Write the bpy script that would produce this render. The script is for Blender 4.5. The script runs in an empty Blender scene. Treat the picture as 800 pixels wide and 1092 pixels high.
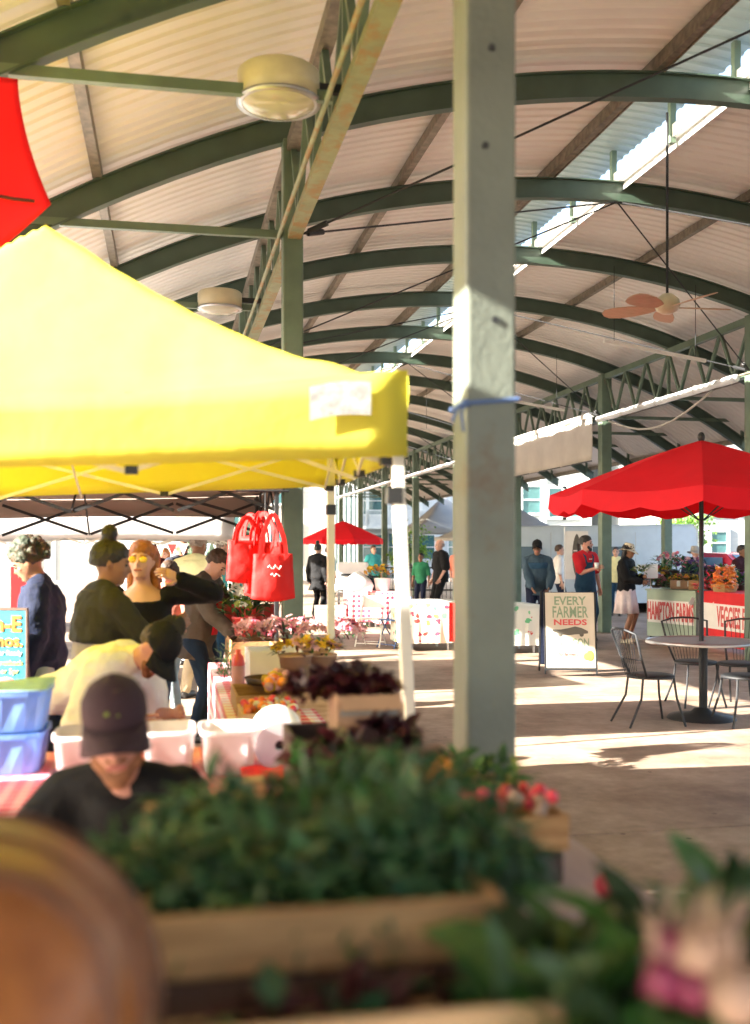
import bpy, bmesh, math, random
from mathutils import Vector, Matrix, noise as mnoise
R = random.Random(7)
V = Vector
sc = bpy.context.scene
TS = bpy.data.scenes.new('workbench'); TV = TS.view_layers[0]
def evalmesh(o):
    TS.collection.objects.link(o); TV.update(); dg = TV.depsgraph
    me = bpy.data.meshes.new_from_object(o.evaluated_get(dg)); bpy.data.objects.remove(o); return me
col = sc.collection
PI = math.pi
# ------------------------------------------------------------------ camera frame
F = 1120.0; CAMH = 1.6; HZ = 585.0
TH = math.atan(220.0 / F); CC = math.cos(TH); SS = math.sin(TH)
YAW = math.degrees(TH)
def W(px, py, z):
    """world point seen at photo pixel px, py at depth z metres"""
    xc = (px - 400) / F * z
    return V((xc * CC + z * SS, z * CC - xc * SS, CAMH - (py - HZ) / F * z))
def G(px, z):
    p = W(px, 0, z); return (p.x, p.y)
# ------------------------------------------------------------------ materials
def _nodes(name):
    m = bpy.data.materials.new(name); m.use_nodes = True
    nt = m.node_tree; b = nt.nodes['Principled BSDF']
    return m, nt, b
def N(nt, t, **k):
    n = nt.nodes.new(t)
    for a, v in k.items():
        if a in n.inputs.keys(): n.inputs[a].default_value = v
        else: setattr(n, a, v)
    return n
def c4(c): return (c[0], c[1], c[2], 1)
def mat(name, color, rough=.6, metal=0, var=.12, scale=6, bump=0, bscale=30, sheen=0, spec=None, island=0, translucent=0, dirt=None, dirt_at=.6, alpha=None):
    """procedural paint, cloth, leaf: a base colour broken up by noise, optional bump, dirt and per-leaf change"""
    m, nt, b = _nodes(name); L = nt.links
    tc = N(nt, 'ShaderNodeTexCoord')
    n = N(nt, 'ShaderNodeTexNoise', Scale=scale, Detail=5.0); L.new(tc.outputs['Object'], n.inputs['Vector'])
    r = N(nt, 'ShaderNodeMapRange'); r.inputs['From Min'].default_value = .3; r.inputs['From Max'].default_value = .7
    r.inputs['To Min'].default_value = 1 - var; r.inputs['To Max'].default_value = 1 + var
    L.new(n.outputs['Fac'], r.inputs['Value'])
    h = N(nt, 'ShaderNodeHueSaturation'); h.inputs['Color'].default_value = c4(color)
    L.new(r.outputs['Result'], h.inputs['Value'])
    out = h.outputs['Color']
    if island:
        g = N(nt, 'ShaderNodeNewGeometry')
        r2 = N(nt, 'ShaderNodeMapRange'); r2.inputs['To Min'].default_value = 1 - island; r2.inputs['To Max'].default_value = 1 + island
        L.new(g.outputs['Random Per Island'], r2.inputs['Value'])
        mu = N(nt, 'ShaderNodeMath', operation='MULTIPLY'); L.new(r.outputs['Result'], mu.inputs[0]); L.new(r2.outputs['Result'], mu.inputs[1])
        L.new(mu.outputs[0], h.inputs['Value'])
        r3 = N(nt, 'ShaderNodeMapRange'); r3.inputs['To Min'].default_value = .5 - island * .05; r3.inputs['To Max'].default_value = .5 + island * .05
        w = N(nt, 'ShaderNodeTexWhiteNoise', noise_dimensions='1D'); L.new(g.outputs['Random Per Island'], w.inputs['W'])
        L.new(w.outputs['Value'], r3.inputs['Value']); L.new(r3.outputs['Result'], h.inputs['Hue'])
    if dirt:
        n2 = N(nt, 'ShaderNodeTexNoise', Scale=scale * .6, Detail=8.0, Roughness=.7); L.new(tc.outputs['Object'], n2.inputs['Vector'])
        cr = N(nt, 'ShaderNodeMapRange'); cr.inputs['From Min'].default_value = dirt_at - .06; cr.inputs['From Max'].default_value = dirt_at + .06
        L.new(n2.outputs['Fac'], cr.inputs['Value'])
        mx = N(nt, 'ShaderNodeMix', data_type='RGBA'); L.new(cr.outputs['Result'], mx.inputs[0]); L.new(out, mx.inputs[6]); mx.inputs[7].default_value = c4(dirt)
        out = mx.outputs[2]
    L.new(out, b.inputs['Base Color'])
    b.inputs['Roughness'].default_value = rough; b.inputs['Metallic'].default_value = metal
    if spec is not None: b.inputs['Specular IOR Level'].default_value = spec
    if sheen: b.inputs['Sheen Weight'].default_value = sheen
    if bump:
        n3 = N(nt, 'ShaderNodeTexNoise', Scale=bscale, Detail=6.0); L.new(tc.outputs['Object'], n3.inputs['Vector'])
        bp = N(nt, 'ShaderNodeBump', Strength=min(1, bump), Distance=.01 if bscale > 15 else .04); L.new(n3.outputs['Fac'], bp.inputs['Height']); L.new(bp.outputs['Normal'], b.inputs['Normal'])
    if translucent:
        t = N(nt, 'ShaderNodeBsdfTranslucent'); L.new(out, t.inputs['Color'])
        ms = N(nt, 'ShaderNodeMixShader'); ms.inputs[0].default_value = translucent
        L.new(b.outputs[0], ms.inputs[1]); L.new(t.outputs[0], ms.inputs[2])
        L.new(ms.outputs[0], nt.nodes['Material Output'].inputs['Surface'])
    return m
def checker_mat(name, c1, c2, size, translucent=0):
    m, nt, b = _nodes(name); L = nt.links
    tc = N(nt, 'ShaderNodeTexCoord'); o = None; fs = []
    sx = N(nt, 'ShaderNodeSeparateXYZ'); mp = N(nt, 'ShaderNodeMapping'); mp.inputs['Location'].default_value = (.0137, .0171, .0153)
    L.new(tc.outputs['Object'], mp.inputs['Vector']); L.new(mp.outputs['Vector'], sx.inputs[0])
    g = N(nt, 'ShaderNodeNewGeometry'); sn = N(nt, 'ShaderNodeSeparateXYZ'); L.new(g.outputs['Normal'], sn.inputs[0])
    for ax in range(3):
        a = N(nt, 'ShaderNodeMath', operation='MULTIPLY'); L.new(sx.outputs[ax], a.inputs[0]); a.inputs[1].default_value = 1 / size
        f = N(nt, 'ShaderNodeMath', operation='PINGPONG'); L.new(a.outputs[0], f.inputs[0]); f.inputs[1].default_value = 1
        s = N(nt, 'ShaderNodeMath', operation='GREATER_THAN'); L.new(f.outputs[0], s.inputs[0]); s.inputs[1].default_value = .5
        ab = N(nt, 'ShaderNodeMath', operation='ABSOLUTE'); L.new(sn.outputs[ax], ab.inputs[0])
        k = N(nt, 'ShaderNodeMath', operation='LESS_THAN'); L.new(ab.outputs[0], k.inputs[0]); k.inputs[1].default_value = .7
        q = N(nt, 'ShaderNodeMath', operation='MULTIPLY'); L.new(s.outputs[0], q.inputs[0]); L.new(k.outputs[0], q.inputs[1]); fs.append(q)
    a = N(nt, 'ShaderNodeMath', operation='ADD'); L.new(fs[0].outputs[0], a.inputs[0]); L.new(fs[1].outputs[0], a.inputs[1])
    a2 = N(nt, 'ShaderNodeMath', operation='ADD'); L.new(a.outputs[0], a2.inputs[0]); L.new(fs[2].outputs[0], a2.inputs[1])
    a3 = N(nt, 'ShaderNodeMath', operation='MULTIPLY', use_clamp=True); L.new(a2.outputs[0], a3.inputs[0]); a3.inputs[1].default_value = .5
    mx = N(nt, 'ShaderNodeMix', data_type='RGBA'); L.new(a3.outputs[0], mx.inputs[0]); mx.inputs[6].default_value = c4(c2); mx.inputs[7].default_value = c4(c1)
    L.new(mx.outputs[2], b.inputs['Base Color']); b.inputs['Roughness'].default_value = .75
    return m
def print_mat(name, base, cols, scale=9, r=.3):
    """cloth printed with scattered small motifs"""
    m, nt, b = _nodes(name); L = nt.links
    tc = N(nt, 'ShaderNodeTexCoord'); v = N(nt, 'ShaderNodeTexVoronoi', Scale=scale); v.inputs['Randomness'].default_value = .55
    wn = N(nt, 'ShaderNodeTexNoise', Scale=14.0); L.new(tc.outputs['Object'], wn.inputs['Vector'])
    ad = N(nt, 'ShaderNodeVectorMath', operation='MULTIPLY_ADD'); L.new(wn.outputs['Color'], ad.inputs[0]); ad.inputs[1].default_value = (.09, .09, .09); L.new(tc.outputs['Object'], ad.inputs[2])
    L.new(ad.outputs[0], v.inputs['Vector'])
    cr = N(nt, 'ShaderNodeValToRGB'); cr.color_ramp.interpolation = 'CONSTANT'
    sp = N(nt, 'ShaderNodeSeparateColor'); L.new(v.outputs['Color'], sp.inputs[0]); L.new(sp.outputs[0], cr.inputs[0])
    e = cr.color_ramp.elements
    while len(e) < len(cols): e.new(.5)
    for i, c in enumerate(cols): e[i].position = i / len(cols); e[i].color = c4(c)
    lt = N(nt, 'ShaderNodeMath', operation='LESS_THAN'); L.new(v.outputs['Distance'], lt.inputs[0]); lt.inputs[1].default_value = r
    mx = N(nt, 'ShaderNodeMix', data_type='RGBA'); L.new(lt.outputs[0], mx.inputs[0]); mx.inputs[6].default_value = c4(base); L.new(cr.outputs[0], mx.inputs[7])
    L.new(mx.outputs[2], b.inputs['Base Color']); b.inputs['Roughness'].default_value = .8
    return m
def wood_mat(name, c1, c2, axis=0, scale=14, rough=.65):
    m, nt, b = _nodes(name); L = nt.links
    tc = N(nt, 'ShaderNodeTexCoord'); mp = N(nt, 'ShaderNodeMapping'); s = [scale] * 3; s[axis] = scale * .07; mp.inputs['Scale'].default_value = s
    L.new(tc.outputs['Object'], mp.inputs['Vector'])
    n = N(nt, 'ShaderNodeTexNoise', Scale=3.0, Detail=8.0, Roughness=.65); n.inputs['Distortion'].default_value = .8; L.new(mp.outputs[0], n.inputs['Vector'])
    cr = N(nt, 'ShaderNodeValToRGB'); L.new(n.outputs['Fac'], cr.inputs[0])
    cr.color_ramp.elements[0].position = .3; cr.color_ramp.elements[0].color = c4(c1); cr.color_ramp.elements[1].position = .7; cr.color_ramp.elements[1].color = c4(c2)
    L.new(cr.outputs[0], b.inputs['Base Color']); b.inputs['Roughness'].default_value = rough
    bp = N(nt, 'ShaderNodeBump', Strength=.3, Distance=.004); L.new(n.outputs['Fac'], bp.inputs['Height']); L.new(bp.outputs[0], b.inputs['Normal'])
    return m
def siding_mat(name, color, pitch=.2):
    m = mat(name, color, .7, var=.06, scale=1.5); nt = m.node_tree; L = nt.links; b = nt.nodes['Principled BSDF']
    tc = N(nt, 'ShaderNodeTexCoord'); sx = N(nt, 'ShaderNodeSeparateXYZ'); L.new(tc.outputs['Object'], sx.inputs[0])
    a = N(nt, 'ShaderNodeMath', operation='MULTIPLY'); a.inputs[1].default_value = 1 / pitch; L.new(sx.outputs[2], a.inputs[0])
    f = N(nt, 'ShaderNodeMath', operation='FRACT'); L.new(a.outputs[0], f.inputs[0])
    bp = N(nt, 'ShaderNodeBump', Strength=1.0, Distance=.03); bp.invert = True; L.new(f.outputs[0], bp.inputs['Height']); L.new(bp.outputs[0], b.inputs['Normal'])
    return m
def glass_mat(name, color=(.08, .14, .14), rough=.08):
    m, nt, b = _nodes(name); b.inputs['Base Color'].default_value = c4(color); b.inputs['Roughness'].default_value = rough
    n = N(nt, 'ShaderNodeTexNoise', Scale=2.0); tc = N(nt, 'ShaderNodeTexCoord'); nt.links.new(tc.outputs['Object'], n.inputs['Vector'])
    mx = N(nt, 'ShaderNodeMix', data_type='RGBA'); nt.links.new(n.outputs['Fac'], mx.inputs[0]); mx.inputs[6].default_value = c4([c * .6 for c in color]); mx.inputs[7].default_value = c4([c * 1.4 for c in color])
    nt.links.new(mx.outputs[2], b.inputs['Base Color'])
    return m
M = {}
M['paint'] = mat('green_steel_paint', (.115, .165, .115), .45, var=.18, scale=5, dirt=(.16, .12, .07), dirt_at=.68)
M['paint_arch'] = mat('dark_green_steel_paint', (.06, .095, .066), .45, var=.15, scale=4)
M['paint_col'] = mat('grey_green_column_paint', (.15, .17, .138), .42, var=.14, scale=4, dirt=(.13, .1, .06), dirt_at=.66, bump=.25, bscale=40)
M['rust'] = mat('rusty_green_paint', (.27, .29, .17), .6, var=.15, scale=9, dirt=(.32, .2, .08), dirt_at=.54)
M['galv'] = mat('galvanised_steel', (.2, .17, .13), .5, .3, var=.35, scale=14)
M['roof'] = mat('cream_roof_sheet', (.8, .765, .73), .5, var=.05, scale=.8)
M['cap'] = mat('translucent_ridge_sheet', (.3, .37, .34), .4, var=.05, scale=2)
M['white'] = mat('white_enamel', (.8, .8, .77), .4, var=.04)
M['whitemetal'] = mat('white_powdercoat', (.78, .76, .7), .35, var=.06)
M['black'] = mat('black_plastic', (.02, .02, .02), .4, var=.2)
M['blackmetal'] = mat('black_steel', (.014, .015, .017), .6, 0, var=.2)
M['steel'] = mat('brushed_steel', (.45, .45, .45), .35, .8, var=.1)
M['lampbody'] = mat('cream_lamp_enamel', (.62, .56, .38), .35, var=.08, scale=8)
M['lampglass'] = glass_mat('lamp_lens', (.45, .42, .33), .15)
M['fanwood'] = wood_mat('fan_blade_wood', (.5, .33, .22), (.6, .42, .3), 0)
M['yellow'] = mat('yellow_canopy_cloth', (.88, .83, .13), .7, var=.04, scale=1.5, bump=.3, bscale=3, translucent=.45)
M['beige'] = mat('beige_canopy_cloth', (.42, .33, .28), .8, var=.05, scale=2, bump=.2, bscale=4, translucent=.15)
M['whitecloth'] = mat('white_canopy_cloth', (.7, .7, .7), .75, var=.05, scale=2, bump=.3, bscale=4, translucent=.3)
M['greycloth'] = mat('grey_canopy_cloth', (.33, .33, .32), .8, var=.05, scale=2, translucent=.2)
M['patchgrey'] = mat('grey_patch_print', (.3, .3, .29), .7, var=.4, scale=30)
M['tablegrey'] = mat('grey_mesh_metal', (.16, .16, .165), .5, var=.1, scale=60)
M['canvas'] = mat('cream_canvas', (.62, .59, .54), .8, var=.08, scale=2, bump=.3, bscale=3, translucent=.15)
M['red'] = mat('red_umbrella_cloth', (.85, .01, .03), .75, var=.05, scale=2, bump=.15, bscale=6, translucent=.5)
M['redbag'] = mat('red_bag_cloth', (.75, .012, .01), .7, var=.08, scale=5, bump=.3, bscale=9, translucent=.2)
M['orangewood'] = wood_mat('orange_basket_wood', (.17, .05, .013), (.36, .13, .035), 2, 18, .4)
M['hoop'] = wood_mat('basket_hoop_wood', (.09, .03, .012), (.2, .08, .035), 0, 14, .5)
M['crate'] = wood_mat('pale_crate_wood', (.46, .29, .15), (.74, .54, .33), 0, 22)
M['crate2'] = wood_mat('honey_crate_wood', (.25, .12, .04), (.56, .35, .16), 0, 26)
M['tablewood'] = wood_mat('weathered_table_wood', (.36, .28, .29), (.5, .4, .41), 1, 8)
M['darkwood'] = wood_mat('dark_table_wood', (.06, .035, .025), (.1, .06, .045), 0, 8)
M['card'] = mat('brown_cardboard', (.44, .27, .17), .85, var=.08, scale=7)
M['gingham'] = checker_mat('red_gingham', (.68, .03, .09), (.82, .78, .76), .05)
M['pinkcloth'] = checker_mat('pink_gingham', (.85, .12, .22), (.85, .42, .48), .03)
M['print'] = print_mat('fruit_print_cloth', (.72, .68, .58), [(.55, .06, .05), (.18, .42, .3), (.7, .45, .12), (.5, .05, .1)], 7, .27)
M['print2'] = print_mat('green_print_cloth', (.72, .74, .68), [(.15, .5, .25), (.2, .55, .3), (.6, .1, .08)], 6, .36)
M['plaincloth'] = mat('white_table_cloth', (.8, .78, .75), .8, var=.04, bump=.2, bscale=5)
M['leafdark'] = mat('dark_greens_leaf', (.04, .12, .045), .45, var=.35, scale=25, island=.55, translucent=.25)
M['leafmid'] = mat('mid_green_leaf', (.06, .15, .035), .5, var=.3, scale=20, island=.5, translucent=.3)
M['leafblue'] = mat('blue_green_leaf', (.1, .19, .11), .5, var=.25, scale=20, island=.4, translucent=.25)
M['leafyel'] = mat('yellow_green_leaf', (.22, .27, .03), .5, var=.3, scale=20, island=.45, translucent=.3)
M['leafred'] = mat('dark_red_lettuce_leaf', (.06, .01, .016), .4, var=.5, scale=18, island=.6, translucent=.15)
M['leaftree'] = mat('bright_tree_leaf', (.2, .36, .06), .5, var=.3, scale=5, island=.4, translucent=.4)
M['bark'] = mat('tree_bark', (.12, .09, .06), .9, var=.3, bump=.8, bscale=20)
M['pinkpetal'] = mat('pale_pink_petal', (.72, .42, .42), .6, var=.2, island=.35, translucent=.3)
M['rosepetal'] = mat('rose_petal', (.6, .15, .22), .6, var=.2, island=.5, translucent=.3)
M['whitepetal'] = mat('white_petal', (.8, .8, .7), .6, var=.1, island=.15, translucent=.3)
M['yellowpetal'] = mat('yellow_petal', (.75, .5, .04), .6, var=.15, island=.3, translucent=.3)
M['orangepetal'] = mat('orange_petal', (.7, .25, .06), .6, var=.15, island=.3, translucent=.2)
M['purplepetal'] = mat('purple_petal', (.16, .05, .22), .6, var=.2, island=.4, translucent=.3)
M['radish'] = mat('red_radish_skin', (.62, .04, .06), .35, var=.2, scale=20, island=.3)
M['turnip'] = mat('purple_turnip_skin', (.16, .015, .05), .35, var=.5, scale=8, island=.4)
M['stalk'] = mat('pale_root_flesh', (.34, .23, .18), .5, var=.5, scale=14)
M['orangeveg'] = mat('orange_pepper_skin', (.72, .2, .03), .35, var=.2, scale=15, island=.3)
M['bluebin'] = mat('blue_translucent_plastic', (.24, .45, .88), .25, var=.15, scale=9, translucent=.45)
M['clearbin'] = mat('milky_white_plastic', (.78, .72, .72), .3, var=.04, translucent=.35)
M['paperroll'] = mat('white_plastic_film', (.82, .8, .82), .35, var=.04)
M['terracotta'] = mat('red_ceramic', (.66, .07, .07), .35, var=.08)
M['siding_beige'] = siding_mat('beige_siding', (.5, .46, .38))
M['siding_grey'] = siding_mat('grey_siding', (.36, .37, .35))
M['siding_white'] = siding_mat('white_siding', (.66, .67, .66))
M['trimwhite'] = mat('white_trim_paint', (.75, .76, .74), .5, var=.04)
M['winglass'] = glass_mat('window_glass', (.07, .16, .16))
M['glasswall'] = glass_mat('curtain_wall_glass', (.14, .2, .19), .12)
M['shingle'] = mat('grey_roof_shingle', (.13, .13, .13), .9, var=.2, scale=8)
M['vanwhite'] = mat('pale_van_paint', (.55, .62, .66), .3, var=.04)
M['carred'] = mat('red_car_paint', (.55, .02, .03), .25, var=.04)
M['carglass'] = glass_mat('car_glass', (.12, .18, .22), .05)
M['tyre'] = mat('tyre_rubber', (.025, .025, .025), .8, var=.2)
M['signcream'] = mat('cream_sign_board', (.62, .56, .45), .6, var=.05)
M['signink'] = mat('green_sign_ink', (.24, .33, .22), .7, var=.25, scale=30)
M['signred'] = mat('red_sign_ink', (.62, .1, .1), .7, var=.15, scale=30)
M['signdark'] = mat('dark_sign_ink', (.12, .11, .09), .7, var=.15)
M['signwhite'] = mat('white_sign_paint', (.78, .76, .72), .6, var=.05)
M['counter'] = mat('pale_green_counter_paint', (.34, .43, .33), .6, var=.08)
M['counterred'] = mat('red_counter_cloth', (.62, .015, .02), .7, var=.08)
M['poster'] = mat('blue_poster_print', (.03, .25, .38), .4, var=.35, scale=5)
M['flame'] = mat('orange_letter_ink', (.75, .16, .015), .5, var=.5, scale=12)
M['posteryel'] = mat('yellow_letter_ink', (.6, .6, .2), .5, var=.1)
M['cord'] = mat('blue_cord', (.08, .14, .3), .7, var=.2)
# skins and clothes
M['skin1'] = mat('fair_skin', (.58, .33, .24), .5, var=.06, scale=9)
M['skin2'] = mat('brown_skin', (.25, .12, .07), .5, var=.08, scale=9)
M['skin3'] = mat('ruddy_skin', (.5, .24, .18), .5, var=.1, scale=9)
M['eye'] = mat('dark_eye', (.03, .02, .02), .2, var=.1)
M['lip'] = mat('lip', (.4, .12, .1), .5, var=.1)
def cloth(n, c, **k): M[n] = mat(n, c, .85, var=.15, scale=5, bump=.5, bscale=12, spec=.25, **k)
cloth('black_cloth', (.007, .007, .008)); cloth('navy_cloth', (.009, .014, .038)); cloth('grey_cloth', (.26, .23, .23)); cloth('olive_cloth', (.028, .026, .018))
cloth('white_shirt', (.78, .77, .75)); cloth('maroon_cloth', (.05, .012, .016)); cloth('taupe_cloth', (.1, .085, .065)); cloth('denim', (.02, .06, .11))
cloth('paledenim', (.3, .38, .42)); cloth('lemon_shirt', (.74, .72, .4)); cloth('teal_shirt', (.06, .42, .46)); cloth('charcoal_shirt', (.03, .035, .05))
cloth('salmon_cloth', (.65, .22, .16)); cloth('khaki', (.35, .29, .2)); cloth('red_shirt', (.6, .02, .03)); cloth('denim_dark', (.008, .022, .045))
cloth('skirt_white', (.7, .6, .6)); cloth('lightblue', (.3, .5, .6)); cloth('straw', (.6, .52, .38)); cloth('steelblue', (.04, .07, .1)); cloth('green_cloth', (.03, .2, .1)); cloth('brim_grey', (.4, .38, .35))
M['hairbrown'] = mat('brown_hair', (.05, .026, .014), .6, var=.4, scale=30, bump=.6, bscale=60)
M['hairblack'] = mat('black_hair', (.012, .009, .008), .55, var=.4, scale=30, bump=.6, bscale=60)
M['hairauburn'] = mat('auburn_hair', (.3, .1, .02), .55, var=.4, scale=30, bump=.6, bscale=60)
M['hairgrey'] = mat('grey_hair', (.28, .23, .2), .65, var=.3, scale=30, bump=.6, bscale=60)
M['hairgreen'] = mat('green_tinted_curls', (.02, .03, .014), .7, var=.5, scale=14, bump=.6, bscale=60, dirt=(.07, .028, .01), dirt_at=.52)
M['beard'] = mat('ginger_beard', (.22, .09, .04), .8, var=.4, scale=40)
M['capmaroon'] = mat('maroon_cap_cloth', (.035, .013, .019), .85, var=.15, bump=.4, bscale=40)
M['lens'] = glass_mat('yellow_sunglass_lens', (.75, .5, .05), .1)

# ------------------------------------------------------------------ mesh builder
class MB:
    def __init__(s): s.v = []; s.f = []; s.m = []; s.mi = 0
    def add(s, vs, fs):
        b = len(s.v); s.v += [V(v) for v in vs]
        for f in fs: s.f.append([b + i for i in f]); s.m.append(s.mi)
        return s
    def box(s, c, size, rot=None):
        hx, hy, hz = [a / 2 for a in size]
        vs = [V((x * hx, y * hy, z * hz)) for x in (-1, 1) for y in (-1, 1) for z in (-1, 1)]
        if rot is not None: vs = [rot @ v for v in vs]
        return s.add([v + V(c) for v in vs], [(0, 1, 3, 2), (4, 6, 7, 5), (0, 4, 5, 1), (2, 3, 7, 6), (0, 2, 6, 4), (1, 5, 7, 3)])
    def bb(s, x0, x1, y0, y1, z0, z1): return s.box(((x0 + x1) / 2, (y0 + y1) / 2, (z0 + z1) / 2), (x1 - x0, y1 - y0, z1 - z0))
    def bar(s, p, q, w, h, up=(0, 0, 1)):
        p = V(p); q = V(q); d = (q - p); L = d.length
        if L < 1e-6: return s
        d.normalize(); u = V(up)
        if abs(d.dot(u)) > .99: u = V((1, 0, 0))
        x = d.cross(u).normalized(); z = x.cross(d)
        vs = []
        for c in (p, q):
            for a, b in ((-1, -1), (1, -1), (1, 1), (-1, 1)): vs.append(c + x * a * w / 2 + z * b * h / 2)
        return s.add(vs, [(0, 1, 2, 3), (7, 6, 5, 4), (0, 4, 5, 1), (1, 5, 6, 2), (2, 6, 7, 3), (3, 7, 4, 0)])
    def loft(s, rings, n=14, cap=True):
        """rings: (centre, xaxis, yaxis) with scaled axes"""
        vs = []; fs = []
        for c, a, b in rings:
            for k in range(n):
                t = 2 * PI * k / n; vs.append(V(c) + V(a) * math.cos(t) + V(b) * math.sin(t))
        for i in range(len(rings) - 1):
            for k in range(n):
                k2 = (k + 1) % n; fs.append((i * n + k, i * n + k2, (i + 1) * n + k2, (i + 1) * n + k))
        if cap:
            fs.append(tuple(range(n))[::-1]); o = (len(rings) - 1) * n; fs.append(tuple(o + k for k in range(n)))
        return s.add(vs, fs)
    def tube(s, p, q, r1, r2=None, n=10):
        r2 = r1 if r2 is None else r2
        p = V(p); q = V(q); d = (q - p).normalized(); u = V((0, 0, 1)) if abs(d.z) < .9 else V((1, 0, 0))
        x = d.cross(u).normalized(); y = d.cross(x)
        return s.loft([(p, x * r1, y * r1), (q, x * r2, y * r2)], n)
    def path(s, pts, rad, n=8):
        pts = [V(p) for p in pts]; rings = []; px = None
        for i, p in enumerate(pts):
            d = (pts[min(i + 1, len(pts) - 1)] - pts[max(i - 1, 0)]).normalized()
            if px is None:
                u = V((0, 0, 1)) if abs(d.z) < .9 else V((1, 0, 0)); px = d.cross(u).normalized()
            x = (px - d * px.dot(d)).normalized(); px = x; y = d.cross(x)
            r = rad[i] if isinstance(rad, (list, tuple)) else rad
            rings.append((p, x * r, y * r))
        return s.loft(rings, n)
    def capsule(s, p, q, r1, r2, n=12, flat=1.0, up=(0, 1, 0)):
        p = V(p); q = V(q); d = q - p; L = d.length; d = d.normalized() if L > 1e-6 else V((0, 0, 1))
        u = V(up)
        if abs(d.dot(u)) > .95: u = V((1, 0, 0))
        x = d.cross(u).normalized(); y = d.cross(x).normalized(); rings = []
        for a in (-88, -55, -25): c = math.cos(math.radians(a)) * r1; rings.append((p + d * math.sin(math.radians(a)) * r1, x * c, y * c * flat))
        for t in (0, .5, 1): r = r1 + (r2 - r1) * t; rings.append((p + d * L * t, x * r, y * r * flat))
        for a in (25, 55, 88): c = math.cos(math.radians(a)) * r2; rings.append((q + d * math.sin(math.radians(a)) * r2, x * c, y * c * flat))
        return s.loft(rings, n)
    def ball(s, c, r, n=10, m=6, rot=None):
        if not isinstance(r, (tuple, list)): r = (r, r, r)
        rings = []
        X = V((1, 0, 0)); Y = V((0, 1, 0)); Z = V((0, 0, 1))
        if rot is not None: X, Y, Z = rot @ X, rot @ Y, rot @ Z
        for i in range(m + 1):
            a = math.radians(-88 + 176 * i / m); k = math.cos(a)
            rings.append((V(c) + Z * r[2] * math.sin(a), X * r[0] * k, Y * r[1] * k))
        return s.loft(rings, n)
    def lathe(s, prof, c=(0, 0, 0), n=24, rot=None, closed=False):
        vs = []; fs = []
        for r, z in prof:
            for k in range(n):
                t = 2 * PI * k / n; p = V((r * math.cos(t), r * math.sin(t), z))
                if rot is not None: p = rot @ p
                vs.append(p + V(c))
        for i in range(len(prof) - 1):
            for k in range(n):
                k2 = (k + 1) % n; fs.append((i * n + k, i * n + k2, (i + 1) * n + k2, (i + 1) * n + k))
        return s.add(vs, fs)
    def leaf(s, p, d, up, L, w, bend=.3, seg=3):
        p = V(p); d = V(d).normalized(); u = V(up); x = d.cross(u)
        if x.length < .05: x = d.cross(V((1, .3, 0)))
        x.normalize(); u = x.cross(d); vs = []; fs = []
        prof = {3: (.25, 1, .75, .06), 2: (.3, 1, .1), 4: (.2, .8, 1, .75, .08)}[seg]
        for i in range(seg + 1):
            t = i / seg; c = p + d * L * t * (1 - .25 * bend * t) + u * (-bend * L * t * t * .7)
            hw = w / 2 * prof[i]
            vs += [c - x * hw + u * hw * .35, c, c + x * hw + u * hw * .35]
        for i in range(seg):
            a = i * 3; fs += [(a, a + 1, a + 4, a + 3), (a + 1, a + 2, a + 5, a + 4)]
        return s.add(vs, fs)
    def sheet(s, P, nu, nv):
        """P(u,v)->point on a grid"""
        vs = [P(i / nu, j / nv) for i in range(nu + 1) for j in range(nv + 1)]
        fs = [(i * (nv + 1) + j, (i + 1) * (nv + 1) + j, (i + 1) * (nv + 1) + j + 1, i * (nv + 1) + j + 1) for i in range(nu) for j in range(nv)]
        return s.add(vs, fs)
    def mesh(s, name):
        me = bpy.data.meshes.new(name); me.from_pydata([tuple(v) for v in s.v], [], s.f); me.update(); return me
    def build(s, name, mats, parent=None, smooth=False, bevel=0, thick=0, loc=None, rotz=None):
        me = s.mesh(name)
        if not isinstance(mats, (list, tuple)): mats = [mats]
        for m in mats: me.materials.append(M[m] if isinstance(m, str) else m)
        me.polygons.foreach_set('material_index', s.m)
        if smooth: me.polygons.foreach_set('use_smooth', [True] * len(me.polygons))
        bm = bmesh.new(); bm.from_mesh(me); bmesh.ops.recalc_face_normals(bm, faces=bm.faces); bm.to_mesh(me); bm.free()
        o = bpy.data.objects.new(name, me); col.objects.link(o)
        if parent is not None: o.parent = parent
        if loc is not None: o.location = loc
        if rotz is not None: o.rotation_euler.z = rotz
        if thick:
            md = o.modifiers.new('thickness', 'SOLIDIFY'); md.thickness = thick; md.offset = 0
        if bevel:
            md = o.modifiers.new('bevel', 'BEVEL'); md.width = bevel; md.segments = 2; md.limit_method = 'ANGLE'
        return o
def tag(o, label, cat, group=None, kind=None):
    if label: o['label'] = label
    if cat: o['category'] = cat
    if group: o['group'] = group
    if kind: o['kind'] = kind
    return o
def thing(name, label, cat, loc=(0, 0, 0), rz=0, group=None):
    o = bpy.data.objects.new(name, None); col.objects.link(o); o.empty_display_size = .2
    o.location = loc; o.rotation_euler.z = rz
    return tag(o, label, cat, group)
def kids(o): return [c for c in bpy.data.objects if c.parent == o]
def copy_tree(o, parent=None, label=None, loc=None, rz=None):
    c = o.copy(); col.objects.link(c)
    if parent is not None: c.parent = parent
    if label: c['label'] = label
    if loc is not None: c.location = loc
    if rz is not None: c.rotation_euler.z = rz
    for ch in kids(o): copy_tree(ch, c)
    return c
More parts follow.
